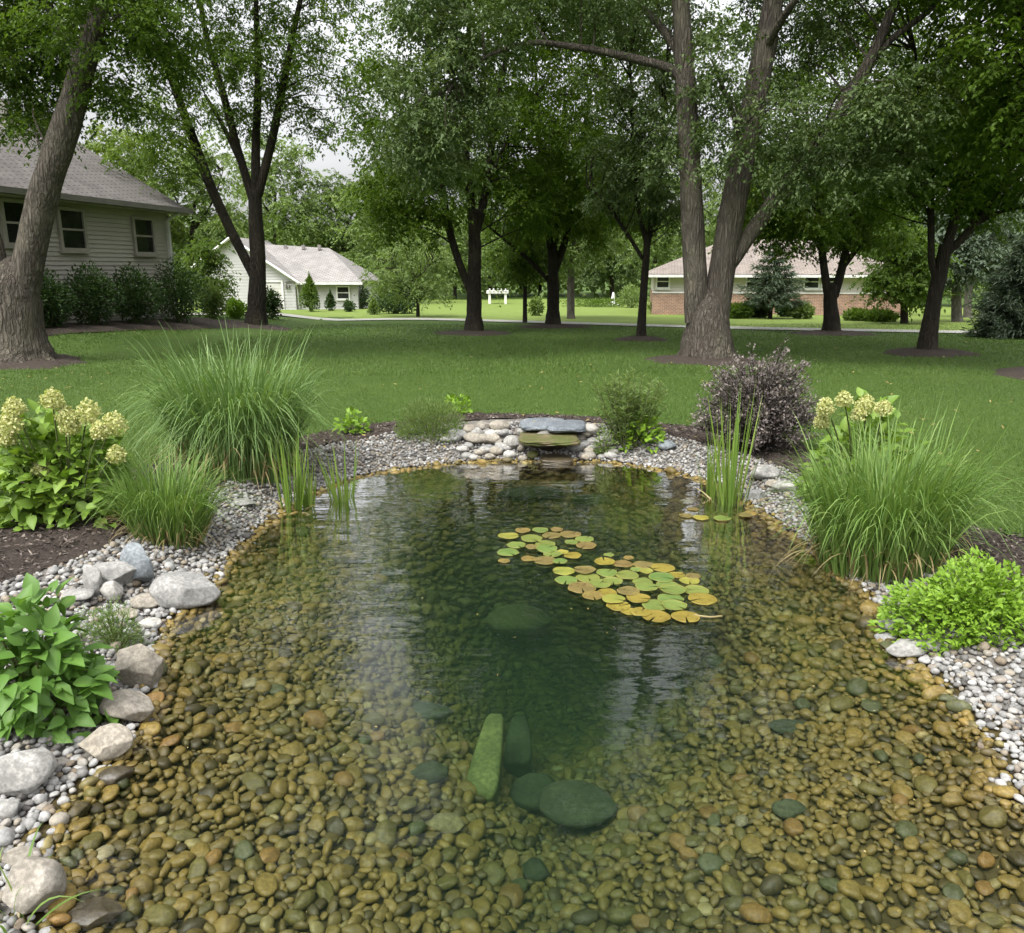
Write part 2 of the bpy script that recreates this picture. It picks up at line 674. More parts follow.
def m_brick(name):
    t = NT(name)
    v = t.coord((1, 1, 1), True)
    br = t.n('TexBrick', i_Scale=1.0)
    br.inputs['Brick Width'].default_value = 0.24
    br.inputs['Row Height'].default_value = 0.08
    br.inputs['Mortar Size'].default_value = 0.010
    br.inputs['Color1'].default_value = (.30, .165, .115, 1)
    br.inputs['Color2'].default_value = (.22, .125, .09, 1)
    br.inputs['Mortar'].default_value = (.36, .31, .27, 1)
    t.l(v, br.inputs['Vector'])
    n2 = t.noise(v, 2.0, 4)
    col = t.mix(1.0, br.outputs[0], t.ramp(n2, [(.3, (.8, .8, .8)), (.7, (1.25, 1.2, 1.15))]), 'MULTIPLY')
    return t.done(t.pbr(col, 0.9, 0.15))


def m_glass(name):
    t = NT(name)
    nz = t.noise(t.coord((1, 1, 1), True), 1.3, 2)
    col = t.ramp(nz, [(.35, (.010, .011, .012)), (.7, (.035, .036, .036))])
    return t.done(t.pbr(col, 0.06, 0.5, t.bump(nz, 0.05, 0.02)))


def m_water():
    t = NT('pond_water')
    v = t.coord((0.8, 2.2, 1.0), False)
    a = t.noise(v, 2.4, 2, 0.45)
    b = t.noise(v, 9.0, 2, 0.5)
    big = t.noise(t.coord((1, 1, 1), False), 0.7, 2)
    hgt = t.mix(0.22, a, b)
    amp = t.ramp(big, [(.35, (.25, .25, .25)), (.7, (1, 1, 1))])
    hgt = t.mix(1.0, hgt, amp, 'MULTIPLY')
    nrm = t.bump(hgt, 0.21, 0.06)
    fr = t.n('Fresnel', i_IOR=1.33)
    t.l(nrm, fr.inputs['Normal'])
    tr = t.n('BsdfTransparent')
    gl = t.n('BsdfGlossy', i_Roughness=0.015)
    t.l(nrm, gl.inputs['Normal'])
    mx = t.n('MixShader')
    rf = t.n('MapRange', x1=0.045, x2=0.20, x3=0.03, x4=0.78)
    t.l(fr.outputs[0], rf.inputs[0])
    t.l(rf.outputs[0], mx.inputs[0])
    t.l(tr.outputs[0], mx.inputs[1])
    t.l(gl.outputs[0], mx.inputs[2])
    t.l(mx.outputs[0], t.out.inputs['Surface'])
    ab = t.n('VolumeAbsorption', i_Density=1.25)
    ab.inputs['Color'].default_value = (0.34, 0.55, 0.36, 1)
    sc_ = t.n('VolumeScatter', i_Density=0.12)
    sc_.inputs['Color'].default_value = (0.30, 0.50, 0.36, 1)
    ad = t.n('AddShader')
    t.l(ab.outputs[0], ad.inputs[0])
    t.l(sc_.outputs[0], ad.inputs[1])
    t.l(ad.outputs[0], t.out.inputs['Volume'])
    return t.mat


LAWN, MULCH = m_lawn(), m_mulch()
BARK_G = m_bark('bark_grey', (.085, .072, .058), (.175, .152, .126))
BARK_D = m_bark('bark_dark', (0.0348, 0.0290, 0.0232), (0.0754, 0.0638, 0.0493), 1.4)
BARK_P = m_bark('bark_pale', (.16, .14, .12), (.30, .27, .24), 1.4)
LF_DEEP = m_leaf('leaf_deep', (0.0667, 0.1196, 0.0126), (0.1127, 0.1840, 0.0230), (0.1782, 0.2472, 0.0414), .5, .22)
LF_MID = m_leaf('leaf_mid', (0.0670, 0.1166, 0.0184), (0.1123, 0.1771, 0.0324), (0.1728, 0.2376, 0.0518), .48, .22)
LF_GREY = m_leaf('leaf_greygreen', (0.0717, 0.1142, 0.0358), (0.1232, 0.1736, 0.0627), (0.2016, 0.2520, 0.1120), 0.35, .3)
LF_LIGHT = m_leaf('leaf_light', (.125, .185, .055), (.185, .255, .085), (.26, .33, .125), .4, .25)
LF_YEL = m_leaf('leaf_yellowgreen', (.12, .175, .036), (.18, .24, .055), (.25, .30, .085), .4, .25)
LF_HEDGE = m_leaf('leaf_hedge', (.026, .056, .014), (.048, .092, .022), (.075, .125, .032))
LF_SPRUCE = m_leaf('leaf_spruce', (.060, .088, .050), (.10, .135, .086), (.15, .19, .125), 0.2)
LF_LIME = m_leaf('leaf_lime', (.14, .25, .022), (.22, .36, .035), (.32, .45, .06), 0.3)
LF_HYD = m_leaf('leaf_hydrangea', (.125, .215, .028), (.20, .31, .045), (.29, .40, .08), 0.3)
LF_BROAD = m_leaf('leaf_broad', (.085, .18, .030), (.13, .25, .045), (.20, .33, .075), 0.3)
LF_FINE = m_leaf('leaf_fine', (.11, .18, .045), (.17, .255, .07), (.23, .32, .10), 0.3)
LF_PURP = m_leaf('leaf_purple', (.075, .062, .060), (.15, .125, .115), (.36, .31, .28), 0.15)
GR_MISC = m_leaf('grass_miscanthus', (.105, .18, .050), (.165, .265, .078), (.29, .385, .155), 0.3)
GR_BRIGHT = m_leaf('grass_bright', (.10, .18, .036), (.16, .255, .055), (.28, .37, .12), 0.3)
GR_REED = m_leaf('reed_blade', (.12, .21, .035), (.20, .30, .055), (.32, .40, .10), 0.3)
GR_DRY = m_leaf('grass_dry', (.22, .17, .075), (.33, .27, .13), (.42, .35, .19), 0.2)
GR_LAWN = m_leaf('lawn_blade', (.066, .120, .020), (.102, .168, .030), (.17, .23, .060), 0.25)
FLOWER = m_leaf('flower_cream', (.42, .44, .17), (.58, .58, .29), (.64, .56, .34), 0.3)
STEM = m_plain('plant_stem', (.085, .10, .035), 0.7)
CHIP = m_pebble('mulch_chip', [(0, (.026, .020, .017)), (.5, (.085, .068, .057)), (.85, (.17, .14, .12)), (1, (.30, .26, .22))], 0.9, 0.15)
PEB_GREY = m_pebble('gravel_pebble', [(0, (0.058, 0.052, 0.047)), (.14, (0.157, 0.152, 0.142)), (.4, (0.262, 0.257, 0.247)), (.65, (0.357, 0.351, 0.336)), (.82, (0.262, 0.226, 0.173)), (.9, (0.168, 0.131, 0.094)), (1, (0.483, 0.477, 0.462))], 0.75, 0.25, 60)
PEB_BED = m_pebble('bed_pebble', [(0, (0.0470, 0.0371, 0.0140)), (.2, (0.1174, 0.0870, 0.0235)), (.45, (0.1839, 0.1289, 0.0313)), (.6, (0.1369, 0.1047, 0.0282)), (.78, (0.2112, 0.1451, 0.0360)), (.92, (0.0899, 0.0766, 0.0266)), (1, (0.2661, 0.2176, 0.0861))], 0.5, 0.4, 32)
BED = m_pebble('pond_silt', [(0, (.07, .055, .022)), (1, (.07, .055, .022))], 0.9, 0.1, 14)
GRAVB = m_pebble('gravel_grit', [(0, (0.1575, 0.1462, 0.1312)), (1, (0.1575, 0.1462, 0.1312))], 0.9, 0.1, 50)
WATER = m_water()
ROADM = m_plain('road_concrete', (.33, .325, .29), 0.9, 0.1, 0.12, 1.2)
SIDING_L = m_siding('siding_taupe', (.50, .455, .415), .11)
SIDING_W = m_siding('siding_white', (.43, .425, .41), .11)
SIDING_C = m_siding('siding_cream', (.56, .52, .48), .11)
TRIM_T = m_plain('trim_taupe', (.36, .325, .29), .6)
TRIM_W = m_plain('trim_white', (.66, .65, .63), .5)
GUTTER = m_plain('gutter_grey', (.20, .185, .17), .5)
ROOF_L = m_shingle('roof_grey', (.150, .138, .130), (.185, .170, .160))
ROOF_W = m_shingle('roof_pale_grey', (.27, .255, .24), (.32, .30, .285))
ROOF_R = m_shingle('roof_tan', (.235, .20, .175), (.29, .25, .22))
BRICK = m_brick('brick_red')
GLASS = m_glass('window_glass')
DOORP = m_plain('garage_paint', (.52, .50, .47), .5)

# ------------------------------------------------------------------ ground, pond bed, gravel, mulch
CELL = 0.05
xs = np.arange(-9, 9 + 1e-6, CELL)
ys = np.arange(-0.5, 11 + 1e-6, CELL)
XX, YY = np.meshgrid(xs, ys)
ZZ = H(XX.ravel(), YY.ravel()).reshape(XX.shape)
cx_, cy_ = (XX[:-1, :-1] + CELL / 2), (YY[:-1, :-1] + CELL / 2)
jx = cx_ + 0.035 * sn(cx_, cy_, 9, 1)
jy = cy_ + 0.035 * sn(cx_, cy_, 9, 2)
SDc = sdist(jx, jy, shore)
in_m = inside(jx, jy, mulch_poly)
in_g = inside(jx, jy, grav_poly)
zone = np.where(SDc < 0.06, 3, np.where(in_g, 2, np.where(in_m, 1, 0)))
nX = len(xs)
ii, jj = np.meshgrid(np.arange(len(ys) - 1), np.arange(nX - 1), indexing='ij')
FQ = np.stack([ii * nX + jj, ii * nX + jj + 1, (ii + 1) * nX + jj + 1, (ii + 1) * nX + jj], -1)
VV = np.stack([XX, YY, ZZ], -1).reshape(-1, 3)
MICRO = VV.copy()
MICRO[:, 2] += 0.012 * sn(VV[:, 0], VV[:, 1], 22, 5) + rng.normal(0, 0.004, len(VV))


def sub(Vall, F):
    u, inv = np.unique(F.ravel(), return_inverse=True)
    return Vall[u], inv.reshape(F.shape)


glawn = Geo()
glawn.add(*sub(VV, FQ[zone == 0]))
ox = np.unique(np.concatenate([np.linspace(-260, -60, 12), np.linspace(-60, -9, 35), np.linspace(-9, 9, 13), np.linspace(9, 60, 35), np.linspace(60, 260, 12)]))
oy = np.unique(np.concatenate([np.linspace(-30, -.5, 12), np.linspace(-.5, 11, 8), np.linspace(11, 100, 60), np.linspace(100, 500, 25)]))
OX, OY = np.meshgrid(ox, oy)
OZ = H(OX.ravel(), OY.ravel())
mX = len(ox)
i2, j2 = np.meshgrid(np.arange(len(oy) - 1), np.arange(mX - 1), indexing='ij')
FO = np.stack([i2 * mX + j2, i2 * mX + j2 + 1, (i2 + 1) * mX + j2 + 1, (i2 + 1) * mX + j2], -1)
cxo, cyo = (ox[:-1] + ox[1:]) / 2, (oy[:-1] + oy[1:]) / 2
CXO, CYO = np.meshgrid(cxo, cyo)
keep = ~((np.abs(CXO) < 9) & (CYO > -.5) & (CYO < 11))
glawn.add(*sub(np.stack([OX.ravel(), OY.ravel(), OZ], 1), FO[keep]))
t_ = NT('sun_painted_turf')
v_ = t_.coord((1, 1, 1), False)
FARLAWN = t_.done(t_.pbr(t_.ramp(t_.noise(v_, 1.1, 6, .7), [(.3, (.115, .165, .036)), (.55, (.145, .195, .046)), (.75, (.18, .22, .062))]), .9, .1))  # lighter, yellower turf colour paints in the stronger sunlight beyond the lane
tag(glawn.build('lawn', LAWN), 'mown green lawn running from the pond to the houses', 'lawn', kind='structure')
g = Geo(); g.add(*sub(MICRO, FQ[zone == 1]))
tag(g.build('mulch_bed', MULCH), 'dark bark mulch bed around the pond', 'mulch bed', kind='structure')
g = Geo(); g.add(*sub(VV - [0, 0, .006], FQ[zone == 2]))
tag(g.build('gravel_bank', GRAVB), 'pale grit bank under the gravel around the pond', 'gravel bank', kind='structure')
g = Geo(); g.add(*sub(VV - [0, 0, .01], FQ[zone == 3]))
tag(g.build('pond_bed', BED), 'brown silty pond bed between the pebbles', 'pond bed', kind='structure')

# water body: a closed slab whose sides are buried in the banks
cen = shore.mean(0)
nrm_ = np.roll(shore, -1, 0) - np.roll(shore, 1, 0)
nrm_ = np.stack([nrm_[:, 1], -nrm_[:, 0]], 1)
nrm_ = unit(nrm_)
if (nrm_ * (shore - cen)).sum() < 0: nrm_ = -nrm_
outer = shore + nrm_ * 0.16
bm = bmesh.new()
tv = [bm.verts.new((p[0], p[1], 0.0)) for p in outer]
bv = [bm.verts.new((p[0], p[1], -1.9)) for p in outer]
n_ = len(outer)
bm.faces.new(tv); bm.faces.new(bv[::-1])
for i in range(n_):
    bm.faces.new((tv[i], bv[i], bv[(i + 1) % n_], tv[(i + 1) % n_]))
bmesh.ops.recalc_face_normals(bm, faces=bm.faces)
bmesh.ops.triangulate(bm, faces=[f for f in bm.faces if len(f.verts) > 4])
me = bpy.data.meshes.new('water'); bm.to_mesh(me); bm.free()
me.materials.append(WATER)
wo = bpy.data.objects.new('water', me); COL.objects.link(wo)
tag(wo, 'clear greenish pond water over a pebble bed', 'pond water', kind='structure')

# road / drive across the lawn
ROAD_PX = [(-200, 313, 2.2), (60, 313.6, 2.4), (200, 314.6, 2.8), (290, 316, 3.4), (420, 319.5, 2.8), (550, 323, 3.0), (720, 328, 3.2), (860, 331, 3.4), (1000, 333.5, 3.6), (1300, 338, 4)]
va, vb = [], []
for x, y, h_ in ROAD_PX:
    va.append(G(x, y - h_ * .36)); vb.append(G(x, y + h_ * .36))
va, vb = crom(va, 8), crom(vb, 8)
g = Geo()
rows = []
for t_ in np.linspace(0, 1, 6):
    q = va * (1 - t_) + vb * t_
    q[:, 2] = H(q[:, 0], q[:, 1]) + 0.03
    rows.append(q)
g.add(np.concatenate(rows), np.array([[r_ * len(va) + c_, r_ * len(va) + c_ + 1, (r_ + 1) * len(va) + c_ + 1, (r_ + 1) * len(va) + c_] for r_ in range(5) for c_ in range(len(va) - 1)]))
tag(g.build('road', ROADM), 'pale concrete lane crossing the lawn', 'road', kind='structure')

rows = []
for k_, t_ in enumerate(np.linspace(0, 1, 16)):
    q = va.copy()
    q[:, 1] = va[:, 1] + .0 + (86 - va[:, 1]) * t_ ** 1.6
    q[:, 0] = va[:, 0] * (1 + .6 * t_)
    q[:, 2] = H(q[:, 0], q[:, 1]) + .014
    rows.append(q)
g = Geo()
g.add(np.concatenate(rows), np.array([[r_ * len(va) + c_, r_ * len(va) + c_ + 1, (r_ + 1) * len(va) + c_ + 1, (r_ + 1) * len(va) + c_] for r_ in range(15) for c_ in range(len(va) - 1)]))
tag(g.build('far_lawn', FARLAWN), 'lawn on the far side of the lane, brighter sun painted into its colour', 'lawn', kind='structure')

# ------------------------------------------------------------------ scatter helpers
PEB_SHAPES = {s_: [stone_shape(s_, 100 + k, 4, 0.12, .6, .95)[0] for k in range(14)] for s_ in (1, 2, 3)}


def poisson(region_fn, bounds, radii_fn, ncand, tight=0.82, seed=1):
    """variable-radius dart throwing on a hash grid"""
    r_ = np.random.default_rng(seed)
    X = r_.uniform(bounds[0], bounds[1], ncand)
    Y = r_.uniform(bounds[2], bounds[3], ncand)
    ok = region_fn(X, Y)
    X, Y = X[ok], Y[ok]
    rad = radii_fn(r_, X, Y)
    o = np.argsort(-rad + r_.normal(0, 0.35, len(rad)) * rad)
    X, Y, rad = X[o], Y[o], rad[o]
    cs = rad.max() * 1.05
    grid = {}
    res = []
    for i in range(len(X)):
        x, y, q = X[i], Y[i], rad[i]
        a, b = int(x / cs // 1), int(y / cs // 1)
        good = True
        for da in (-1, 0, 1, -2, 2):
            for db in (-1, 0, 1, -2, 2):
                for (u, v, s) in grid.get((a + da, b + db), ()):
                    if (u - x) ** 2 + (v - y) ** 2 < (tight * (s + q)) ** 2:
                        good = False
                        break
                if not good: break
            if not good: break
        if good:
            grid.setdefault((a, b), []).append((x, y, q))
            res.append((x, y, q))
    return np.array(res)


def rotm(n, tilt, r_=rng):
    yaw = r_.uniform(0, 2 * math.pi, n)
    ax = r_.uniform(0, 2 * math.pi, n)
    tl = r_.normal(0, tilt, n)
    c, s = np.cos(yaw), np.sin(yaw)
    Z = np.zeros((n, 3, 3)); Z[:, 0, 0] = c; Z[:, 0, 1] = -s; Z[:, 1, 0] = s; Z[:, 1, 1] = c; Z[:, 2, 2] = 1
    kx, ky = np.cos(ax), np.sin(ax)
    K = np.zeros((n, 3, 3)); K[:, 0, 2] = ky; K[:, 1, 2] = -kx; K[:, 2, 0] = -ky; K[:, 2, 1] = kx
    I = np.eye(3)[None]
    T = I + np.sin(tl)[:, None, None] * K + (1 - np.cos(tl))[:, None, None] * (K @ K)
    return T @ Z


def scatter_stones(g, P, rad, subd, flat=(.45, .75), asp=(.6, 1.0), tilt=.2, sink=.25, a=None):
    n = len(P)
    a = rng.random(n) if a is None else a
    S = np.stack([rad, rad * rng.uniform(*asp, n), rad * rng.uniform(*flat, n)], 1)
    Rm = rotm(n, tilt)
    k = rng.integers(0, 14, n)
    for q in range(14):
        m = k == q
        if not m.any(): continue
        V0, F0 = PEB_SHAPES[subd][q], ico(subd)[1]
        W_ = np.einsum('nij,nvj->nvi', Rm[m], V0[None] * S[m][:, None, :])
        W_ = W_ + (P[m] + np.stack([0 * rad[m], 0 * rad[m], S[m][:, 2] * (1 - 2 * sink) * .8], 1))[:, None, :]
        nn = m.sum()
        F = (np.arange(nn) * len(V0))[:, None, None] + F0[None]
        g.add(W_.reshape(-1, 3), F.reshape(-1, 3), np.repeat(a[m], len(V0)))


# pond-bed stones -------------------------------------------------
def bed_region(X, Y):
    s = sdist(X, Y, shore)
    vis = np.abs(X) < (Y + 0.6) * 0.70
    return (s < -0.015) & vis


def bed_r(r_, X, Y):
    u = r_.random(len(X))
    q = 0.016 + 0.021 * u ** 1.3 + 0.012 * (u > 0.975) + 0.012 * (u > .996)
    q = q * (1.0 + .22 * sn(X, Y, 2.2, 77))
    return .82 * q * np.where(Y > 5.0, 1.15, 1.0)


bedp = poisson(bed_region, (-4.2, 4.2, 0.9, 7.6), bed_r, 260000, 0.64, 5)
bz = H(bedp[:, 0], bedp[:, 1])
BP = np.stack([bedp[:, 0], bedp[:, 1], bz], 1)
px_, py_, dp_ = project(BP)
size_px = bedp[:, 2] / dp_ * FPX
infr = (px_ > 5) & (px_ < 1019) & (py_ > 0) & (py_ < 928)
score = np.where(infr, size_px, 0)
pick = np.argsort(-score)[:300]
pm = np.zeros(len(BP), bool); pm[pick] = True
g = Geo()
near_m = (~pm) & (BP[:, 1] < 4.2)
far_m = (~pm) & ~near_m
scatter_stones(g, BP[near_m], bedp[near_m, 2] * 1.22, 2, (.34, .68), (.45, .95), .32)
scatter_stones(g, BP[far_m], bedp[far_m, 2] * 1.2, 2, (.34, .68), (.48, .95), .3)
# fill of smaller stones
nf = 34000
fx, fy = rng.uniform(-4.2, 4.2, nf), rng.uniform(0.9, 7.6, nf)
ok = bed_region(fx, fy)
fx, fy = fx[ok], fy[ok]
scatter_stones(g, np.stack([fx, fy, H(fx, fy) - .006], 1), rng.uniform(.007, .014, len(fx)), 1)
tag(g.build('pond_pebbles', PEB_BED), 'brown and olive pebbles covering the rest of the pond bed', 'pebbles', kind='stuff')

COB = {'ochre': ((0.1605, 0.1158, 0.0288), (0.2247, 0.1612, 0.0401)), 'orange brown': ((0.1766, 0.1074, 0.0306), (0.2408, 0.1447, 0.0401)), 'olive': ((0.1003, 0.0868, 0.0241), (0.1404, 0.1199, 0.0337)),
       'dark brown': ((0.0481, 0.0389, 0.0161), (0.0803, 0.0645, 0.0272)), 'grey green': ((0.0602, 0.0661, 0.0280), (0.0923, 0.0992, 0.0417)), 'pale tan': ((0.2006, 0.1735, 0.0963), (0.2889, 0.2562, 0.1525))}
cob_mat = {k: m_stone('cobble_' + k.replace(' ', '_'), v[0], v[1], None, 14, .5, .4) for k, v in COB.items()}
cob_mesh = {}
V3, F3 = ico(3)
keys = list(COB)
pw = np.array([.40, .09, .27, .08, .13, .03])
first = {}
for i in pick:
    x, y, q = bedp[i]
    ck = keys[rng.choice(6, p=pw)]
    sh_ = int(rng.integers(0, 8))
    if (ck, sh_) not in cob_mesh:
        gg = Geo(); gg.add(PEB_SHAPES[3][sh_] * np.array([1, .8, .58]), F3)
        o = gg.build('cobble', cob_mat[ck])
        cob_mesh[(ck, sh_)] = o
    else:
        o = cob_mesh[(ck, sh_)].copy()
        COL.objects.link(o)
    s_ = q * 1.12
    o.scale = (s_, s_ * rng.uniform(.68, 1.1), s_ * rng.uniform(.7, 1.15))
    o.rotation_euler = (rng.normal(0, .15), rng.normal(0, .15), rng.uniform(0, 6.28))
    o.location = (x, y, bz[i] + s_ * 0.24)
    ppx = px_[i]
    where = 'near the left bank' if ppx < 300 else ('toward the right gravel' if ppx > 724 else 'in mid water')
    where2 = 'in front' if py_[i] > 780 else 'farther out'
    tag(o, f'{ck} rounded cobble on the pond bed {where}, {where2}', 'cobble', 'large cobbles on the pond bed')

# gravel -----------------------------------------------------------
def grav_region(X, Y):
    s = sdist(X, Y, shore)
    return inside(X, Y, grav_poly) & (s > -0.07) & (np.abs(X) < (Y + 1.0) * .74) & (Y > .9)


gp = poisson(grav_region, (-4.6, 4.8, .9, 8.2), lambda r_, X, Y: 0.0085 + 0.010 * r_.random(len(X)) ** 1.8 + .010 * (r_.random(len(X)) > .985), 190000, 0.74, 8)
GP = np.stack([gp[:, 0], gp[:, 1], H(gp[:, 0], gp[:, 1])], 1)
gs = sdist(gp[:, 0], gp[:, 1], shore)
wet = gs < -0.015 + 0.025 * rng.normal(size=len(gs))
g = Geo()
nr = GP[:, 1] < 4.6
for m_, sd_ in (((~wet) & nr, 2), ((~wet) & ~nr, 1)):
    if m_.any(): scatter_stones(g, GP[m_], gp[m_, 2] * 1.25, sd_, (.5, .85), (.7, 1), .35, .2)
tag(g.build('gravel', PEB_GREY), 'pale grey rounded gravel lining the pond edge', 'gravel', kind='stuff')
g = Geo()
scatter_stones(g, GP[wet], gp[wet, 2] * 1.2, 2, (.55, .85), (.7, 1), .3, .2)
tag(g.build('shore_pebbles', PEB_BED), 'wet tan pebbles along the waterline', 'pebbles', kind='stuff')

# mulch chips
nf = 75000
fx, fy = rng.uniform(-6.5, 6.5, nf), rng.uniform(2.2, 9.2, nf)
ok = inside(fx, fy, mulch_poly) & ~inside(fx, fy, grav_poly) & (np.abs(fx) < (fy + 1) * .72)
fx, fy = fx[ok], fy[ok]
n = len(fx)
g = Geo()
c = np.stack([fx, fy, H(fx, fy) + rng.uniform(.002, .022, n)], 1)
d = rng.normal(size=(n, 3)) * [1, 1, .25]
kites(g, c, d, rng.normal(size=(n, 3)) * .35 + [0, 0, 1], rng.uniform(.02, .055, n), rng.uniform(.008, .02, n), fold=0.05)
tag(g.build('mulch_chips', CHIP, smooth=False), 'loose brown bark chips strewn over the mulch bed', 'mulch chips', kind='stuff')

# lawn blades
def lawn_blades(n, x0, x1, y0, y1, hh, ww):
    u = rng.random(n)
    fy = y0 * (y1 / y0) ** u
    fx = rng.uniform(-1, 1, n) * np.minimum(fy * .70 + .6, max(abs(x0), abs(x1)))
    ok = ~inside(fx, fy, mulch_poly)
    fx, fy = fx[ok], fy[ok]
    n = len(fx)
    base = np.stack([fx, fy, H(fx, fy) - .004], 1)
    d = unit(rng.normal(size=(n, 3)) * [.55, .55, .1] + [0, 0, 1])
    L = hh * rng.uniform(.5, 1.15, n)
    s_ = unit(np.stack([rng.normal(size=n), rng.normal(size=n), np.zeros(n)], 1))
    W = ww * rng.uniform(.6, 1.2, n) * np.maximum(1, fy / 10)
    V = np.stack([base + s_ * W[:, None] / 2, base - s_ * W[:, None] / 2, base + d * L[:, None]], 1).reshape(-1, 3)
    F = np.arange(n * 3).reshape(-1, 3)
    patch = .5 + .5 * sn(fx, fy, 1.3, 21)
    return V, F, np.repeat(np.clip(rng.random(n) * .55 + .45 * patch, 0, 1), 3)


g = Geo()
g.add(*lawn_blades(340000, -8, 8, 3.4, 13.5, .042, .006))
g.add(*lawn_blades(110000, -22, 22, 13.0, 32, .06, .010))
tag(g.build('lawn_grass', GR_LAWN, smooth=False), 'short mown grass blades of the lawn', 'grass', kind='stuff')

# ------------------------------------------------------------------ trees
def taper_path(pts, k=6):
    P = crom([p[:3] for p in pts], k)
    rr = crom([[p[3]] for p in pts], k)[:, 0]
    return P, np.maximum(rr, .004)


def leaf_clusters(g, C, rad, nper, L, m=0, flat=.42, droop=.5, asp=.54, per=12):
    """every cluster is a handful of drooping twigs with leaves set along them"""
    n = len(C)
    if n == 0: return
    K = max(3, nper // per)
    S = n * K
    cc = np.repeat(C, K, 0)
    rr = np.repeat(rad, K)
    an = rng.uniform(0, 6.283, S)
    d = np.stack([np.cos(an), np.sin(an), rng.normal(.05, .35, S)], 1)
    org_ = cc + rng.normal(size=(S, 3)) * rr[:, None] * [.30, .30, flat * .5]
    ln = rr * rng.uniform(.45, 1.05, S)
    tone = np.clip(np.repeat(rng.normal(.5, .17, n), K) + rng.normal(0, .13, S), 0, 1)
    nS = unit(rng.normal(0, .28, (S, 3)) + [0, 0, 1])
    N = S * per
    e = np.repeat(np.arange(S), per)
    t = np.tile(np.linspace(.12, 1, per), S) + rng.normal(0, .03, N)
    side = np.tile(np.where(np.arange(per) % 2 == 0, 1.0, -1.0), S)
    D = d[e]
    p = org_[e] + D * (ln[e] * t)[:, None]
    p[:, 2] -= droop * ln[e] * t ** 2
    p += rng.normal(0, .02, (N, 3))
    ps = unit(np.cross(D, [0, 0, 1.0]))
    dl = D * .55 + ps * (side * .75)[:, None] + rng.normal(0, .28, (N, 3)) + np.stack([0 * t, 0 * t, -.25 - .5 * t], 1)
    nr = nS[e] + rng.normal(0, .25, (N, 3))
    a = np.clip(tone[e] + rng.normal(0, .13, N), 0, 1)
    ll = L * rng.uniform(.7, 1.25, N)
    kites(g, p, dl, nr, ll, ll * asp * rng.uniform(.8, 1.2, N), m, a)


OPEN_SKY = [(318, 422, -320, -55), (636, 704, -330, -25), (560, 600, -700, -330)]      # azimuths where the crowns leave the sky open


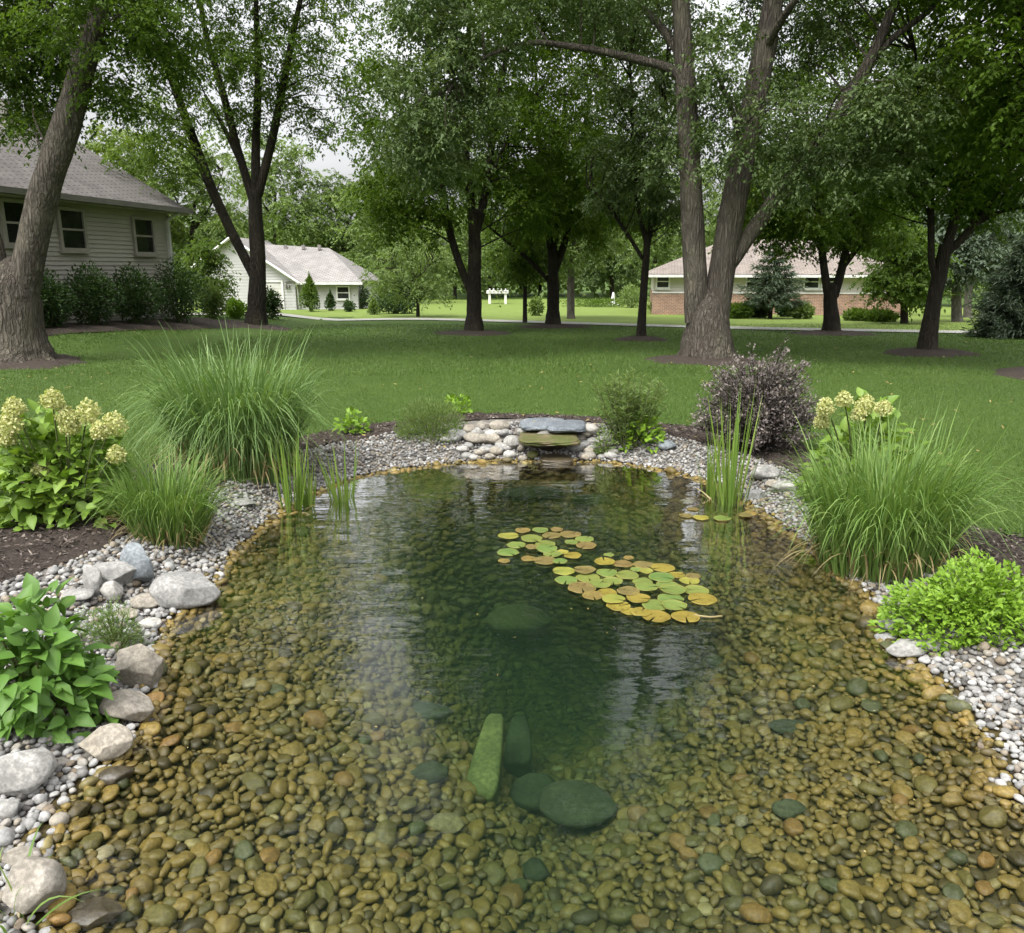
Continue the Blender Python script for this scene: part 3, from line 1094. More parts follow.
def tree(name, label, group, base, trunk, limbs, blobs, leaf, bark, ncl, nper, L, clr=.55, flare=1.5, cat='tree', twig=True, lift=.9, rough=.05, seg=14, org=None):
    """trunk/limbs: lists of (px, py, radius_m[, depth offset]); blobs: (px, py, rx_px, ry_px, depth_m, dy, weight)"""
    P0 = G(*base) if org is None else org
    Y = P0[1]
    root = empty(name, P0, label, cat, group)

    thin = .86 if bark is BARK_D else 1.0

    def w3(q):
        p = at(q[0], q[1], Y + (q[3] if len(q) > 3 else 0))
        return [p[0], p[1], p[2], q[2] * thin]
    tp = [w3(q) for q in trunk]
    r0 = tp[0][3]
    bot = P0.copy()
    tp = [[bot[0], bot[1], bot[2] - .15, r0 * flare * 1.12], [bot[0], bot[1], bot[2] + .08, r0 * flare], [bot[0] + (tp[0][0] - bot[0]) * .4, bot[1], bot[2] + .45, r0 * (1 + (flare - 1) * .3)]] + [q for q in tp if q[2] > bot[2] + .7]
    P, rr = taper_path(tp, 7)
    g = Geo()
    g.tube(P, rr, seg, rough=rough)
    if flare > 1.2 and seg > 13:
        for k in range(7):                      # root flare
            an = k * .9 + rng.uniform(-.2, .2)
            dv = np.array([math.cos(an), math.sin(an), 0])
            q = [bot + dv * r0 * .7 + [0, 0, .5], bot + dv * r0 * 1.05 + [0, 0, .15], bot + dv * r0 * 1.6 + [0, 0, -.06]]
            g.tube(crom(q, 4), np.linspace(r0 * .34, r0 * .15, 9), 7, rough=.06)
    g.build('trunk', bark, root, org=P0)
    sk = [P[len(P) // 2:]]
    for lb in limbs:
        q = [w3(v) for v in lb]
        Pl, rl = taper_path(q, 6)
        gl = Geo(); gl.tube(Pl, rl, max(8, seg - 4), rough=rough)
        gl.build('limb', bark, root, org=P0)
        sk.append(Pl[len(Pl) // 4:])
    SK = np.concatenate(sk)
    wts = np.array([b[6] if len(b) > 6 else b[2] * b[3] for b in blobs], float)
    wts /= wts.sum()
    cl_ = []
    for b, f in zip(blobs, wts):
        c = at(b[0], b[1], Y + b[5])
        s = (Y + b[5]) / FPX * 1.03
        k = max(3, int(ncl * f))
        v = unit(rng.normal(size=(k, 3))) * (rng.random(k) ** (1 / 2.4))[:, None]
        cl_.append(c + v * [b[2] * s, b[4], b[3] * s])
    C = np.concatenate(cl_)
    C = C[C[:, 2] > P0[2] + lift]
    gx_, gy_, _d = project(C)
    for (a0, a1, b0, b1) in OPEN_SKY:
        C = C[~((gx_ > a0) & (gx_ < a1) & (gy_ > b0) & (gy_ < b1))]
        gx_, gy_, _d = project(C)
    g = Geo()
    rad = rng.uniform(.75, 1.3, len(C)) * clr
    up_ = gy_ < -70                                  # high leaves: fewer and larger
    leaf_clusters(g, C[~up_], rad[~up_], nper, L)
    leaf_clusters(g, C[up_], rad[up_] * 1.15, int(nper * .62), L * 1.75)
    if twig:
        for c in C[rng.permutation(len(C))[:150]]:
            dd = np.linalg.norm(SK - (c + [0, 0, -.7]), axis=1) + 2.0 * np.maximum(0, SK[:, 2] - c[2])
            s = SK[np.argmin(dd)]
            Lg = np.linalg.norm(c - s)
            mid = (s + c) / 2 + rng.normal(0, .08 * Lg, 3) + [0, 0, .08 * Lg]
            Q = crom([s, mid, c], 3)
            if Lg > 2.6: continue
            r1 = min(.010 + .008 * Lg, .03)
            g.tube(Q, np.linspace(r1, .007, len(Q)), 5, m=1)
    g.build('crown', [leaf, bark], root, smooth=False, org=P0)
    return root, P0


def mulch_ring(P, r, label):
    n, k = 40, 7
    th = np.linspace(0, 2 * math.pi, n, endpoint=False)
    V = [[P[0], P[1], h1(P[0], P[1]) + .10]]
    for i in range(1, k + 1):
        q = i / k
        rr = r * q * (1 + .08 * np.sin(th * 3 + P[0]) + .05 * np.sin(th * 7) + .03 * rng.normal(size=n))
        x, y = P[0] + rr * np.cos(th), P[1] + rr * np.sin(th)
        z = H(x, y) + .10 * (1 - q ** 2) + .012 + .012 * rng.normal(size=n) * (1 - q) - .02 * (q == 1)
        V += list(np.stack([x, y, z], 1))
    F = [[0, 1 + j, 1 + (j + 1) % n] for j in range(n)]
    Q = [[1 + i * n + j, 1 + (i + 1) * n + j, 1 + (i + 1) * n + (j + 1) % n, 1 + i * n + (j + 1) % n] for i in range(k - 1) for j in range(n)]
    g = Geo(); g.add(np.array(V), [np.array(F), np.array(Q)])
    tag(g.build('mulch_ring', MULCH), label, 'mulch ring', 'mulch rings round the lawn trees', 'structure')


GL = 'mature trees on the lawn'
# big left tree
_, p = tree('maple_tree', 'thick grey-barked tree at the far left, forking low in two stems', GL, (14, 363),
            [(12, 340, .52), (10, 300, .49), (10, 280, .40), (11, 266, .22), (12, 258, .06)],
            [[(22, 296, .27), (32, 245, .255), (43, 195, .24), (56, 155, .235), (70, 115, .22), (84, 65, .19), (98, 10, .165), (110, -60, .13), (118, -140, .09)],
             [(0, 292, .20), (-6, 255, .19), (-16, 215, .17), (-24, 180, .16), (-38, 90, .13), (-50, -40, .09)],
             [(84, 65, .10), (60, 25, .08, .5), (30, -20, .07, 1), (-10, -60, .05, 1.2)],
             [(98, 10, .11), (150, -40, .09, .5), (210, -90, .06, 1)]],
            [(50, -150, 210, 130, 2.8, 1.2, 4.6), (60, -430, 240, 180, 3.2, 0, 3.4), (280, -480, 120, 120, 2.4, 0, 1.3), (100, -640, 240, 110, 3.0, -1, 1.8), (10, 50, 55, 60, 1.6, 1.0, 1.3), (140, 25, 60, 48, 1.5, .8, 1.1), (40, 60, 45, 55, .9, 1.4, .6), (120, 95, 30, 26, .8, .5, .25), (35, 125, 26, 22, .8, .7, .16), (90, 10, 70, 30, .6, -.9, .35)],
            LF_MID, BARK_G, 760, 190, .084, flare=1.35, seg=22, clr=.52)
mulch_ring(p, 1.25, 'dark mulch around the base of the thick left tree')
# left middle
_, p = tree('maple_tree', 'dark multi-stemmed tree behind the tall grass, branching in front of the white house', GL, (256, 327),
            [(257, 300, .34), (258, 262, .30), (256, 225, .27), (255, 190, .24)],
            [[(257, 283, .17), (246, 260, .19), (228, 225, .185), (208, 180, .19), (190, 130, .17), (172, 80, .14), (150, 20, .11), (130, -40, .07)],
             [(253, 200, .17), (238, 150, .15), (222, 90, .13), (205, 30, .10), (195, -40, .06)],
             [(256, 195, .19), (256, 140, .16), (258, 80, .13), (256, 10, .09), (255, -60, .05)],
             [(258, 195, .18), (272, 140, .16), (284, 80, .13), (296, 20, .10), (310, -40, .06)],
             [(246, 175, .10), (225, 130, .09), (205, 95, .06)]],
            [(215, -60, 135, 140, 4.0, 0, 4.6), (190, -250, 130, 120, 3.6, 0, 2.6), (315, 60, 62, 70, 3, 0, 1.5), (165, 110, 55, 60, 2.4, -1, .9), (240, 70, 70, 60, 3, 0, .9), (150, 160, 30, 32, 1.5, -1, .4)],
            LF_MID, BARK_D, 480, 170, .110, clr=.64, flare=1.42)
mulch_ring(p, 1.3, 'dark mulch around the tree behind the tall grass')
# centre
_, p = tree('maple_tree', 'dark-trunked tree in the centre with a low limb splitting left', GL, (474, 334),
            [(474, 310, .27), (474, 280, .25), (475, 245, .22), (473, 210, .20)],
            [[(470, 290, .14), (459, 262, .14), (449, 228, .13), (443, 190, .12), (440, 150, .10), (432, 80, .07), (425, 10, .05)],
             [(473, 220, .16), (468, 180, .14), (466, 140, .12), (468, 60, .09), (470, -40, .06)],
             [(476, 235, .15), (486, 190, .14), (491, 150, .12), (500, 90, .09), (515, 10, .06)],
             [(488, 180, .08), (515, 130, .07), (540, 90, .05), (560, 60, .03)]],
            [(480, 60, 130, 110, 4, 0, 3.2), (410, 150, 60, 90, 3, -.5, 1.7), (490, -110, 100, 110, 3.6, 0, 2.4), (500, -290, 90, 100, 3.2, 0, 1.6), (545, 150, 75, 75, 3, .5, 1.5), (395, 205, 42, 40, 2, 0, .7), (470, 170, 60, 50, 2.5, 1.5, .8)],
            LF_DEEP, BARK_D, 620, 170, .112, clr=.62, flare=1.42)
mulch_ring(p, 1.25, 'dark mulch around the central tree')
# centre back
_, p = tree('maple_tree', 'dark tree just right of the central one, with a thin bare limb to its left', GL, (553, 327),
            [(553, 305, .26), (553, 278, .24), (553, 250, .20)],
            [[(549, 281, .09), (536, 267, .09), (522, 254, .08), (505, 240, .06), (490, 228, .04)],
             [(553, 265, .15), (549, 235, .14), (547, 200, .12), (540, 150, .09), (535, 60, .06)],
             [(555, 270, .16), (564, 245, .15), (571, 215, .13), (578, 170, .10), (590, 90, .06)],
             [(553, 255, .13), (557, 225, .12), (560, 180, .1), (565, 100, .07)]],
            [(575, 110, 105, 110, 4, 0, 3), (590, -50, 110, 100, 4, 0, 2.6), (590, -190, 90, 90, 3.4, 0, 1.4), (545, 195, 75, 45, 3.2, 0, 1.3), (610, 195, 55, 45, 3, 0, 1)],
            LF_DEEP, BARK_D, 620, 170, .125, clr=.7, flare=1.42)
mulch_ring(p, 1.4, 'dark mulch around the tree right of centre')
# thin
_, p = tree('young_tree', 'slender dark tree between the centre trees and the big twin-stemmed one', GL, (641, 340),
            [(642, 315, .125), (644, 285, .115), (646, 258, .11), (648, 235, .10)],
            [[(645, 262, .06), (628, 235, .055), (612, 212, .045), (598, 195, .03), (585, 185, .02)],
             [(647, 245, .075), (638, 205, .07), (634, 160, .06), (632, 110, .045), (630, 60, .03)],
             [(648, 245, .08), (656, 205, .07), (661, 165, .06), (664, 110, .045), (668, 40, .03)]],
            [(645, 130, 50, 70, 1.8, 0, 2), (640, 30, 65, 60, 2, 0, 1.4), (622, 190, 38, 35, 1.4, 0, .6), (665, 200, 22, 30, 1, 0, .35)],
            LF_GREY, BARK_D, 150, 160, .10, clr=.5, flare=1.35)
mulch_ring(p, .75, 'small mulch patch around the slender tree')
# big right twin stem
_, p = tree('maple_tree', 'massive grey twin-stemmed tree behind the purple shrub', GL, (706, 361),
            [(707, 338, .43), (708, 315, .375), (708, 303, .30), (708, 292, .16), (708, 285, .04)],
            [[(697, 322, .23), (696, 285, .225), (693, 230, .21), (690, 165, .195), (686, 95, .18), (682, 25, .16), (678, -60, .12), (670, -150, .08)],
             [(715, 318, .26), (721, 278, .25), (730, 225, .24), (743, 155, .225), (757, 85, .21), (770, 20, .185), (782, -50, .14), (800, -140, .09)],
             [(727, 268, .14), (742, 246, .15), (762, 218, .14), (785, 186, .13), (806, 158, .12), (838, 112, .115), (866, 68, .105), (886, 25, .09), (905, -25, .07), (930, -90, .05)],
             [(866, 66, .07), (893, 38, .06), (925, 14, .05, .2), (955, -15, .035, .4)],
             [(686, 82, .09), (668, 68, .08), (640, 60, .075), (605, 52, .066), (568, 46, .055), (530, 43, .045, -.3), (490, 55, .03, -.6), (455, 80, .02, -.8)],
             [(684, 60, .08), (655, 20, .07, .8), (620, -10, .05, 1.5), (570, -30, .04, 2)],
             [(743, 160, .05), (735, 120, .045, -.3), (722, 85, .035, -.6), (712, 60, .02, -.8)],
             [(764, 50, .08), (788, 10, .06, -.8), (820, -30, .045, -1.4)]],
            [(720, -175, 240, 140, 3.0, 1.0, 4.2), (700, -460, 330, 190, 3.4, 0, 4.2), (560, -380, 150, 150, 2.6, -.5, 1.6), (430, -470, 130, 110, 2.4, -.3, 1.5), (640, -640, 260, 110, 3.0, -1.5, 2.0), (880, -380, 160, 170, 2.6, 0, 1.6), (716, 95, 26, 75, 1.0, -.5, .55), (770, 130, 40, 60, 1.0, .6, .5), (830, 140, 75, 55, 1.3, -1.4, .9), (445, 95, 60, 80, 1.2, -.6, 1.5), (465, 5, 80, 45, 1.3, -.6, .8), (600, 5, 80, 32, 1.4, .6, .7), (895, 120, 45, 60, 1.2, -1.6, .6), (815, 20, 60, 36, 1.4, .8, .6), (668, 145, 18, 50, .9, .4, .25), (425, 155, 40, 30, .9, -.8, .35)],
            LF_GREY, BARK_G, 1080, 190, .080, clr=.50, flare=1.25, seg=22)
mulch_ring(p, 1.15, 'dark mulch around the massive twin-stemmed tree')
# right middle
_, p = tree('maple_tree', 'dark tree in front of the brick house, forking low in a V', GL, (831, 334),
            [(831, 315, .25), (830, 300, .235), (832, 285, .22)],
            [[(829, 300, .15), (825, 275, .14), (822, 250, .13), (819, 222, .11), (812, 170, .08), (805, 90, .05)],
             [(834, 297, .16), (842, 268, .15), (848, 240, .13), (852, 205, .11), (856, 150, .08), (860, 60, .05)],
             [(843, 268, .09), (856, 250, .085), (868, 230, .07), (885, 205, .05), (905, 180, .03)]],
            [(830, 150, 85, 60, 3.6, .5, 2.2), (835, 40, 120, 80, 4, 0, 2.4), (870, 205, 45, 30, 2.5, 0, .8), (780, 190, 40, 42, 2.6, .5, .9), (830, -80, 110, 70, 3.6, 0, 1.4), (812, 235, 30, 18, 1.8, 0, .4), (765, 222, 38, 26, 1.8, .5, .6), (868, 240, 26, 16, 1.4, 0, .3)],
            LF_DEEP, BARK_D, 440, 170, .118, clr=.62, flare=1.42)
mulch_ring(p, 1.3, 'dark mulch around the tree by the brick house')
# right
_, p = tree('maple_tree', 'leaning dark tree at the right with three spreading upper stems', GL, (927, 354),
            [(929, 325, .185), (935, 295, .17), (941, 268, .165), (946, 245, .15)],
            [[(938, 285, .085), (932, 262, .085), (931, 225, .08), (930, 185, .07), (922, 120, .05), (915, 50, .03)],
             [(946, 250, .12), (956, 215, .11), (966, 175, .10), (972, 130, .08), (978, 50, .05), (980, -30, .03)],
             [(945, 255, .10), (968, 232, .09), (990, 202, .08), (1012, 165, .065), (1035, 120, .04)],
             [(975, 225, .05), (1000, 212, .045), (1035, 205, .03)]],
            [(960, 100, 95, 75, 3, 0, 2.4), (965, -50, 130, 90, 3.4, 0, 2.2), (1010, 175, 50, 40, 2, 0, .9), (905, 160, 50, 45, 2, 0, .9), (960, 185, 40, 30, 1.6, .6, .5), (960, -230, 120, 100, 3, 0, 1.6)],
            LF_DEEP, BARK_D, 420, 170, .10, clr=.54, flare=1.41)
mulch_ring(p, .95, 'dark mulch around the leaning right tree')
# just out of frame right: its mulch and crown show
_, p = tree('maple_tree', 'tree at the right picture edge whose crown hangs in and trunk stands outside', GL, (1062, 376),
            [(1063, 330, .24), (1064, 270, .22), (1062, 200, .2)],
            [[(1062, 210, .13), (1045, 140, .11), (1030, 60, .08), (1015, -30, .05)], [(1064, 215, .14), (1085, 140, .11), (1100, 50, .08)]],
            [(1060, 30, 90, 100, 2.6, 0, 2), (1050, -120, 130, 100, 3, 0, 2), (1040, -300, 120, 110, 3, 0, 1.6), (1010, 100, 40, 50, 1.6, 0, .5)],
            LF_DEEP, BARK_D, 300, 160, .10, clr=.52, flare=1.4)
mulch_ring(p, 1.05, 'dark mulch at the right edge of the lawn')

# ------------------------------------------------------------------ background trees
BGT = 'trees beyond the lawn'


def bgtree(label, base, tw, crown, leaf, bark=BARK_D, d=None, n=110, nper=70, L=0.231, clr=1.0, name='broadleaf_tree', lean=0):
    bx, by = base
    if d is None:
        P0 = G(bx, by); d = P0[1]
    else:
        q = at(bx, 300, d); P0 = np.array([q[0], d, h1(q[0], d)])
    s = d / FPX
    cx, cy, rx, ry = crown
    blobs = [(cx, cy, rx, ry, rx * s, 0, 2.2), (cx - rx * .35, cy + ry * .45, rx * .55, ry * .45, rx * s * .6, -.5, .8), (cx + rx * .4, cy + ry * .35, rx * .5, ry * .5, rx * s * .5, -.6, .8), (cx, cy - ry * .5, rx * .6, ry * .45, rx * s * .6, 0, .8)]
    top = cy - ry * .4
    mid = (by + cy) / 2
    return tree(name, label, BGT, None, [(bx, min(by - 8, mid + 5), tw), (bx + lean, mid, tw * .9), (cx, cy, tw * .6)],
                [[(cx, cy + ry * .4, tw * .5), (cx - rx * .3, cy, tw * .35), (cx - rx * .45, top, tw * .15)], [(cx, cy + ry * .4, tw * .5), (cx + rx * .3, cy, tw * .35), (cx + rx * .45, top, tw * .15)]],
                blobs, leaf, bark, int(n * 1.1), int(nper * 1.7), L, clr=clr, flare=1.2, lift=.6, rough=.03, seg=8, org=P0)


bgtree('yellowish green tree rising behind the taupe house roof', (125, 305), .22, (120, 185, 55, 62), LF_YEL, d=60, n=120, L=0.272)
bgtree('light green tree between the taupe house and the white house', (190, 305), .22, (195, 200, 62, 72), LF_LIGHT, d=62, n=140, L=0.272)
bgtree('tall light tree behind the white house ridge', (275, 302), .25, (275, 195, 58, 62), LF_LIGHT, d=82, n=140, L=0.326, clr=1.3)
bgtree('grey-green tree behind the right end of the white house', (345, 300), .25, (338, 222, 38, 52), LF_GREY, d=88, n=100, L=0.340, clr=1.2)
bgtree('broad bright tree right of the white house', (385, 302), .25, (385, 220, 45, 55), LF_LIGHT, d=70, n=110, L=0.286, clr=1.1)
bgtree('small pale spreading tree on the lawn by the lane, left of centre', (418, 317), .10, (412, 268, 52, 34), LF_LIGHT, n=100, nper=60, L=0.136, clr=.65, name='small_tree')
bgtree('bushy tree behind the white arbor', (455, 300), .2, (455, 252, 42, 36), LF_LIGHT, d=85, n=80, L=0.306, clr=1.2)
bgtree('thin straight young tree between the two centre trees', (525, 323), .10, (525, 245, 38, 34), LF_MID, n=80, nper=60, L=0.150, clr=.7, name='young_tree')
bgtree('pale-trunked tree just beyond the lane, right of the centre trees', (571, 319), .17, (575, 205, 55, 65), LF_LIGHT, BARK_P, n=120, nper=65, L=0.177, clr=.85)
bgtree('grey-green tree at the far edge of the field behind the slender tree', (612, 296), .25, (612, 245, 42, 42), LF_GREY, d=88, n=90, L=0.326, clr=1.2)
bgtree('leafy tree behind the left end of the brick house', (655, 300), .25, (655, 205, 52, 62), LF_LIGHT, d=78, n=120, L=0.286, clr=1.1)
bgtree('light tree rising behind the middle of the brick house', (745, 300), .25, (745, 200, 60, 60), LF_LIGHT, d=76, n=130, L=0.286, clr=1.1)
bgtree('tree rising behind the right end of the brick house', (840, 300), .25, (845, 215, 55, 50), LF_LIGHT, d=76, n=110, L=0.286, clr=1.1)
bgtree('small dark tree beside the right wall of the brick house', (904, 324), .16, (902, 262, 36, 42), LF_MID, n=100, nper=65, L=0.163, clr=.75, name='small_tree')
bgtree('pale leaning trunk tree at the right beyond the lane', (957, 322), .20, (962, 238, 42, 45), LF_SPRUCE, BARK_P, n=100, nper=70, L=0.177, clr=.8, lean=4)
bgtree('second pale trunk tree close behind the leaning one at right', (970, 320), .18, (985, 225, 40, 45), LF_SPRUCE, BARK_P, d=40, n=90, nper=70, L=0.177, clr=.8, lean=6)
bgtree('dense dark tree behind the right edge of the lawn', (1010, 310), .3, (1015, 215, 70, 70), LF_MID, d=60, n=140, L=0.258, clr=1.1)
bgtree('dark tree in the gap right of the brick house', (910, 305), .25, (915, 245, 48, 55), LF_HEDGE, d=64, n=120, L=0.258, clr=1.1)
bgtree('round light tree beyond the field behind the central tree', (490, 298), .22, (490, 225, 42, 50), LF_LIGHT, d=92, n=90, L=0.340, clr=1.2)
bgtree('tall pale tree far behind the centre of the field', (540, 296), .25, (545, 235, 48, 52), LF_LIGHT, d=98, n=90, L=0.354, clr=1.3)
bgtree('shrubby tree at the right corner of the taupe house', (205, 314), .10, (203, 272, 26, 34), LF_MID, d=33, n=70, nper=70, L=0.116, clr=.5, name='small_tree')


def conifer(name, label, base, hpx, wpx, leaf, levels, low=.12, d=None, dens=1.0, L=.2, trunk_r=.12):
    P0 = G(*base)
    s = mpp(P0)
    Ht, Rw = hpx * s, wpx * s / 2
    root = empty(name, P0, label, 'conifer')
    g = Geo(); g.tube(np.stack([np.zeros(8), np.zeros(8), np.linspace(-.1, Ht * .96, 8)], 1), np.linspace(trunk_r, .015, 8), 9, rough=.04)
    g.build('trunk', BARK_D, root)
    gb = Geo()
    for k in range(levels):
        f = k / (levels - 1)
        z = Ht * (low + (1 - low) * f)
        r_ = Rw * (1 - f) ** .75 * rng.uniform(.85, 1.1) + .08
        nb = max(4, int(9 - 3 * f))
        a0 = rng.uniform(0, 6)
        for b in range(nb):
            an = a0 + b * 2 * math.pi / nb + rng.uniform(-.25, .25)
            rl = r_ * rng.uniform(.7, 1.12)
            t_ = np.linspace(0, 1, 6)
            dv = np.array([math.cos(an), math.sin(an), 0])
            Q = np.stack([dv[0] * rl * t_, dv[1] * rl * t_, z - .10 * rl * t_ + .16 * rl * t_ ** 2], 1)
            gb.tube(Q, np.linspace(.022, .006, 6), 4, m=1)
            n = int(60 * dens * (rl / 1.2 + .2))
            u = rng.uniform(.1, 1.05, n)
            c = np.stack([np.interp(u, t_, Q[:, i]) for i in range(3)], 1) + rng.normal(0, .09 * rl + .03, (n, 3)) * [1, 1, .45]
            dd = dv + rng.normal(0, .6, (n, 3)) + [0, 0, -.1]
            kites(gb, c, dd, rng.normal(0, .5, (n, 3)) + [0, 0, 1], L * rng.uniform(.6, 1.2, n), L * .22, a=np.clip(rng.normal(.45, .25, n), 0, 1))
    gb.build('crown', [leaf, BARK_D], root, smooth=False)
    return root


conifer('pine_tree', 'small blue-green pine in front of the brick house', (770, 319), 70, 62, LF_SPRUCE, 9, .22, dens=2.4, L=.25, trunk_r=.11)
conifer('spruce_tree', 'full blue-green spruce down to the ground at the right edge', (1014, 338), 96, 80, LF_SPRUCE, 16, .02, dens=3.6, L=.2)


# ------------------------------------------------------------------ far wood mass
g = Geo()
n = 52000
wx = rng.uniform(-120, 120, n)
wy = 90 + rng.random(n) * 16
hmax = 7.4 + 1.7 * sn(wx, wy * 0, .16, 40) + 1.2 * sn(wx, wy * 0, .5, 41) + np.where(wx > -15, 2.0, 0)
wz = H(wx, wy) + hmax * rng.random(n) ** .8
kites(g, np.stack([wx, wy, wz], 1), rng.normal(size=(n, 3)), rng.normal(size=(n, 3)) * .6 + [0, -.5, .8], rng.uniform(.5, 1.0, n), rng.uniform(.4, .7, n), a=np.clip(.5 + .3 * sn(wx, wz * 3, .6, 44) + rng.normal(0, .2, n), 0, 1))
tag(g.build('far_woods', LF_LIGHT, smooth=False), 'unbroken woods closing the view far behind the houses', 'woods', kind='stuff')


# ------------------------------------------------------------------ shrubs
def shrub(name, label, group, base, wpx, hpx, leaf, n, L, W=.55, cat='shrub', shape='round', d=None, up=.2, stemm=STEM, dens_in=.5, org=None):
    P0 = G(*base) if org is None else org
    s = mpp(P0)
    Wm, Hm = wpx * s / 2, hpx * s
    root = empty(name, P0, label, cat, group)
    gs_ = Geo()
    for k in range(9):
        an = rng.uniform(0, 6.28); q = rng.uniform(.2, .8)
        t_ = np.linspace(0, 1, 5)
        gs_.tube(np.stack([Wm * q * math.cos(an) * t_ ** .8, Wm * q * math.sin(an) * t_ ** .8, -.03 + Hm * .75 * t_], 1), np.linspace(.012 + .01 * Hm, .004, 5), 5)
    gs_.build('stems', stemm, root)
    v = unit(rng.normal(size=(n, 3)))
    rr = rng.random(n) ** dens_in
    v_ = v * (rr * (1 + .14 * np.sin(v[:, 0] * 5 + P0[0]) + .10 * np.sin(v[:, 1] * 7 + v[:, 2] * 6)))[:, None]
    p = v_ * [Wm, Wm * .9, Hm / 2] + [0, 0, Hm / 2]
    if shape == 'cone':
        f = np.clip(p[:, 2] / Hm, 0, 1)
        p[:, :2] *= (1.25 * (1 - f) ** .7)[:, None]
    p[:, 2] = np.maximum(p[:, 2], .03)
    g = Geo()
    kites(g, p, v + rng.normal(0, .5, (n, 3)) + [0, 0, up], v * .6 + rng.normal(0, .5, (n, 3)) + [0, 0, .6], L * rng.uniform(.6, 1.3, n), L * W * rng.uniform(.8, 1.2, n))
    g.build('foliage', leaf, root, smooth=False)
    return root


HS = 'foundation shrubs along the taupe house'
_f, _n = at(176, 300, 26.0), at(-70, 300, 17.4)
_ax = (_n - _f)[:2]; _ax = _ax / np.linalg.norm(_ax)
_nv = np.array([_ax[1], -_ax[0]])
if np.dot(_nv, -_f[:2]) < 0: _nv = -_nv


def wall_spot(px, off):
    best = min(np.linspace(0, 12, 800), key=lambda u: abs(project(np.append(_f[:2] + _ax * u + _nv * off, 0))[0][0] - px))
    q = _f[:2] + _ax * best + _nv * off
    return np.array([q[0], q[1], h1(*q)])


for px_s, wp_, hp_, lab in ((52, 52, 54, 'dark rounded shrub under the middle window of the taupe house, half behind the trunk'), (96, 56, 58, 'dark shrub left of centre along the taupe house, beside the big trunk'),
                            (139, 54, 56, 'dark shrub below the right window of the taupe house'), (181, 54, 60, 'tallest dark shrub at the right corner of the taupe house'), (2, 56, 58, 'dark shrub at the left picture edge behind the thick trunk')):
    shrub('shrub', lab, HS, None, wp_, hp_, LF_HEDGE, 4200, .085, org=wall_spot(px_s, 1.0))
q0, q1 = wall_spot(-40, .9), wall_spot(206, .9)
g = Geo()
tt = np.linspace(0, 1, 40)
rows = []
for off in np.linspace(.0, 1.9, 7):
    l_ = _f[:2] + _nv * off + np.outer(tt * 11.5 - 1.2, _ax)
    l_ = l_ + _nv * (.08 * np.sin(tt * 23) * (off > 1.5))[:, None]
    rows.append(np.stack([l_[:, 0], l_[:, 1], H(l_[:, 0], l_[:, 1]) + .05 - .05 * (off > 1.8)], 1))
g.add(np.concatenate(rows), np.array([[a * 40 + b, a * 40 + b + 1, (a + 1) * 40 + b + 1, (a + 1) * 40 + b] for a in range(6) for b in range(39)]))
tag(g.build('foundation_bed', MULCH), 'dark mulch strip under the shrubs of the taupe house', 'mulch bed', kind='structure')
YS_ = 'small shrubs by the white house'
shrub('shrub', 'light green low shrub right of the dark house corner shrub', YS_, (214, 318), 26, 32, LF_LIGHT, 1500, .12)
shrub('shrub', 'lime low shrub left of the dark multi-stemmed trunk', YS_, (236, 318), 22, 18, LF_LIME, 1000, .12)
shrub('shrub', 'round dark shrub right of the dark multi-stemmed trunk', YS_, (272, 319), 19, 30, LF_HEDGE, 1200, .12)
shrub('shrub', 'tall cone-shaped evergreen before the white house side wall', YS_, (311, 312), 22, 36, LF_MID, 2200, .15, shape='cone')
shrub('shrub', 'small dark cone evergreen by the white house window', YS_, (331, 311), 11, 19, LF_HEDGE, 900, .14, shape='cone')
shrub('shrub', 'small round evergreen at the right corner of the white house', YS_, (349, 312), 12, 11, LF_HEDGE, 700, .13)
shrub('shrub', 'pale pointed dwarf evergreen on the grass right of the white house', YS_, (374, 315), 12, 16, LF_LIGHT, 800, .13, shape='cone')
shrub('shrub', 'low dark shrub behind the small pointed evergreen', YS_, (362, 309), 22, 22, LF_HEDGE, 900, .16)
shrub('hedge', 'clipped dark hedge block left of the small pale tree', None, (397, 314), 46, 22, LF_HEDGE, 2600, .16, cat='hedge')
BS_ = 'shrubs in front of the brick house'
for bx, by, wp, hp, mt, lab in [(660, 314, 26, 15, LF_LIGHT, 'light green shrub under the left window of the brick house'), (680, 314, 18, 12, LF_MID, 'low green shrub between the left shrub and the twin trunk'),
                                (739, 319, 22, 15, LF_MID, 'green shrub just right of the massive twin trunk, by the house'), (758, 318, 22, 20, LF_HEDGE, 'dark shrub left of the small pine trunk'),
                                (785, 317, 18, 14, LF_HEDGE, 'dark low shrub right of the small pine trunk'), (802, 319, 22, 14, LF_LIGHT, 'light shrub on the brick wall left of the V-forked tree'),
                                (858, 321, 30, 11, LF_MID, 'low shrub right of the V-forked tree'), (880, 322, 28, 11, LF_MID, 'low spreading shrub at the right end of the brick house'),
                                (632, 308, 34, 22, LF_LIGHT, 'pale bush on the slope left of the brick house')]:
    shrub('shrub', lab, BS_, (bx, by), wp, hp, mt, 1300, .17)
shrub('shrub', 'airy pale bush in the field left of the tree right of centre', None, (536, 316), 16, 18, LF_LIGHT, 700, .16)
# planting strip on the slope
shrub('shrub', 'long low planting along the slope left of the brick house', None, (598, 307), 70, 8, LF_MID, 1600, .16)

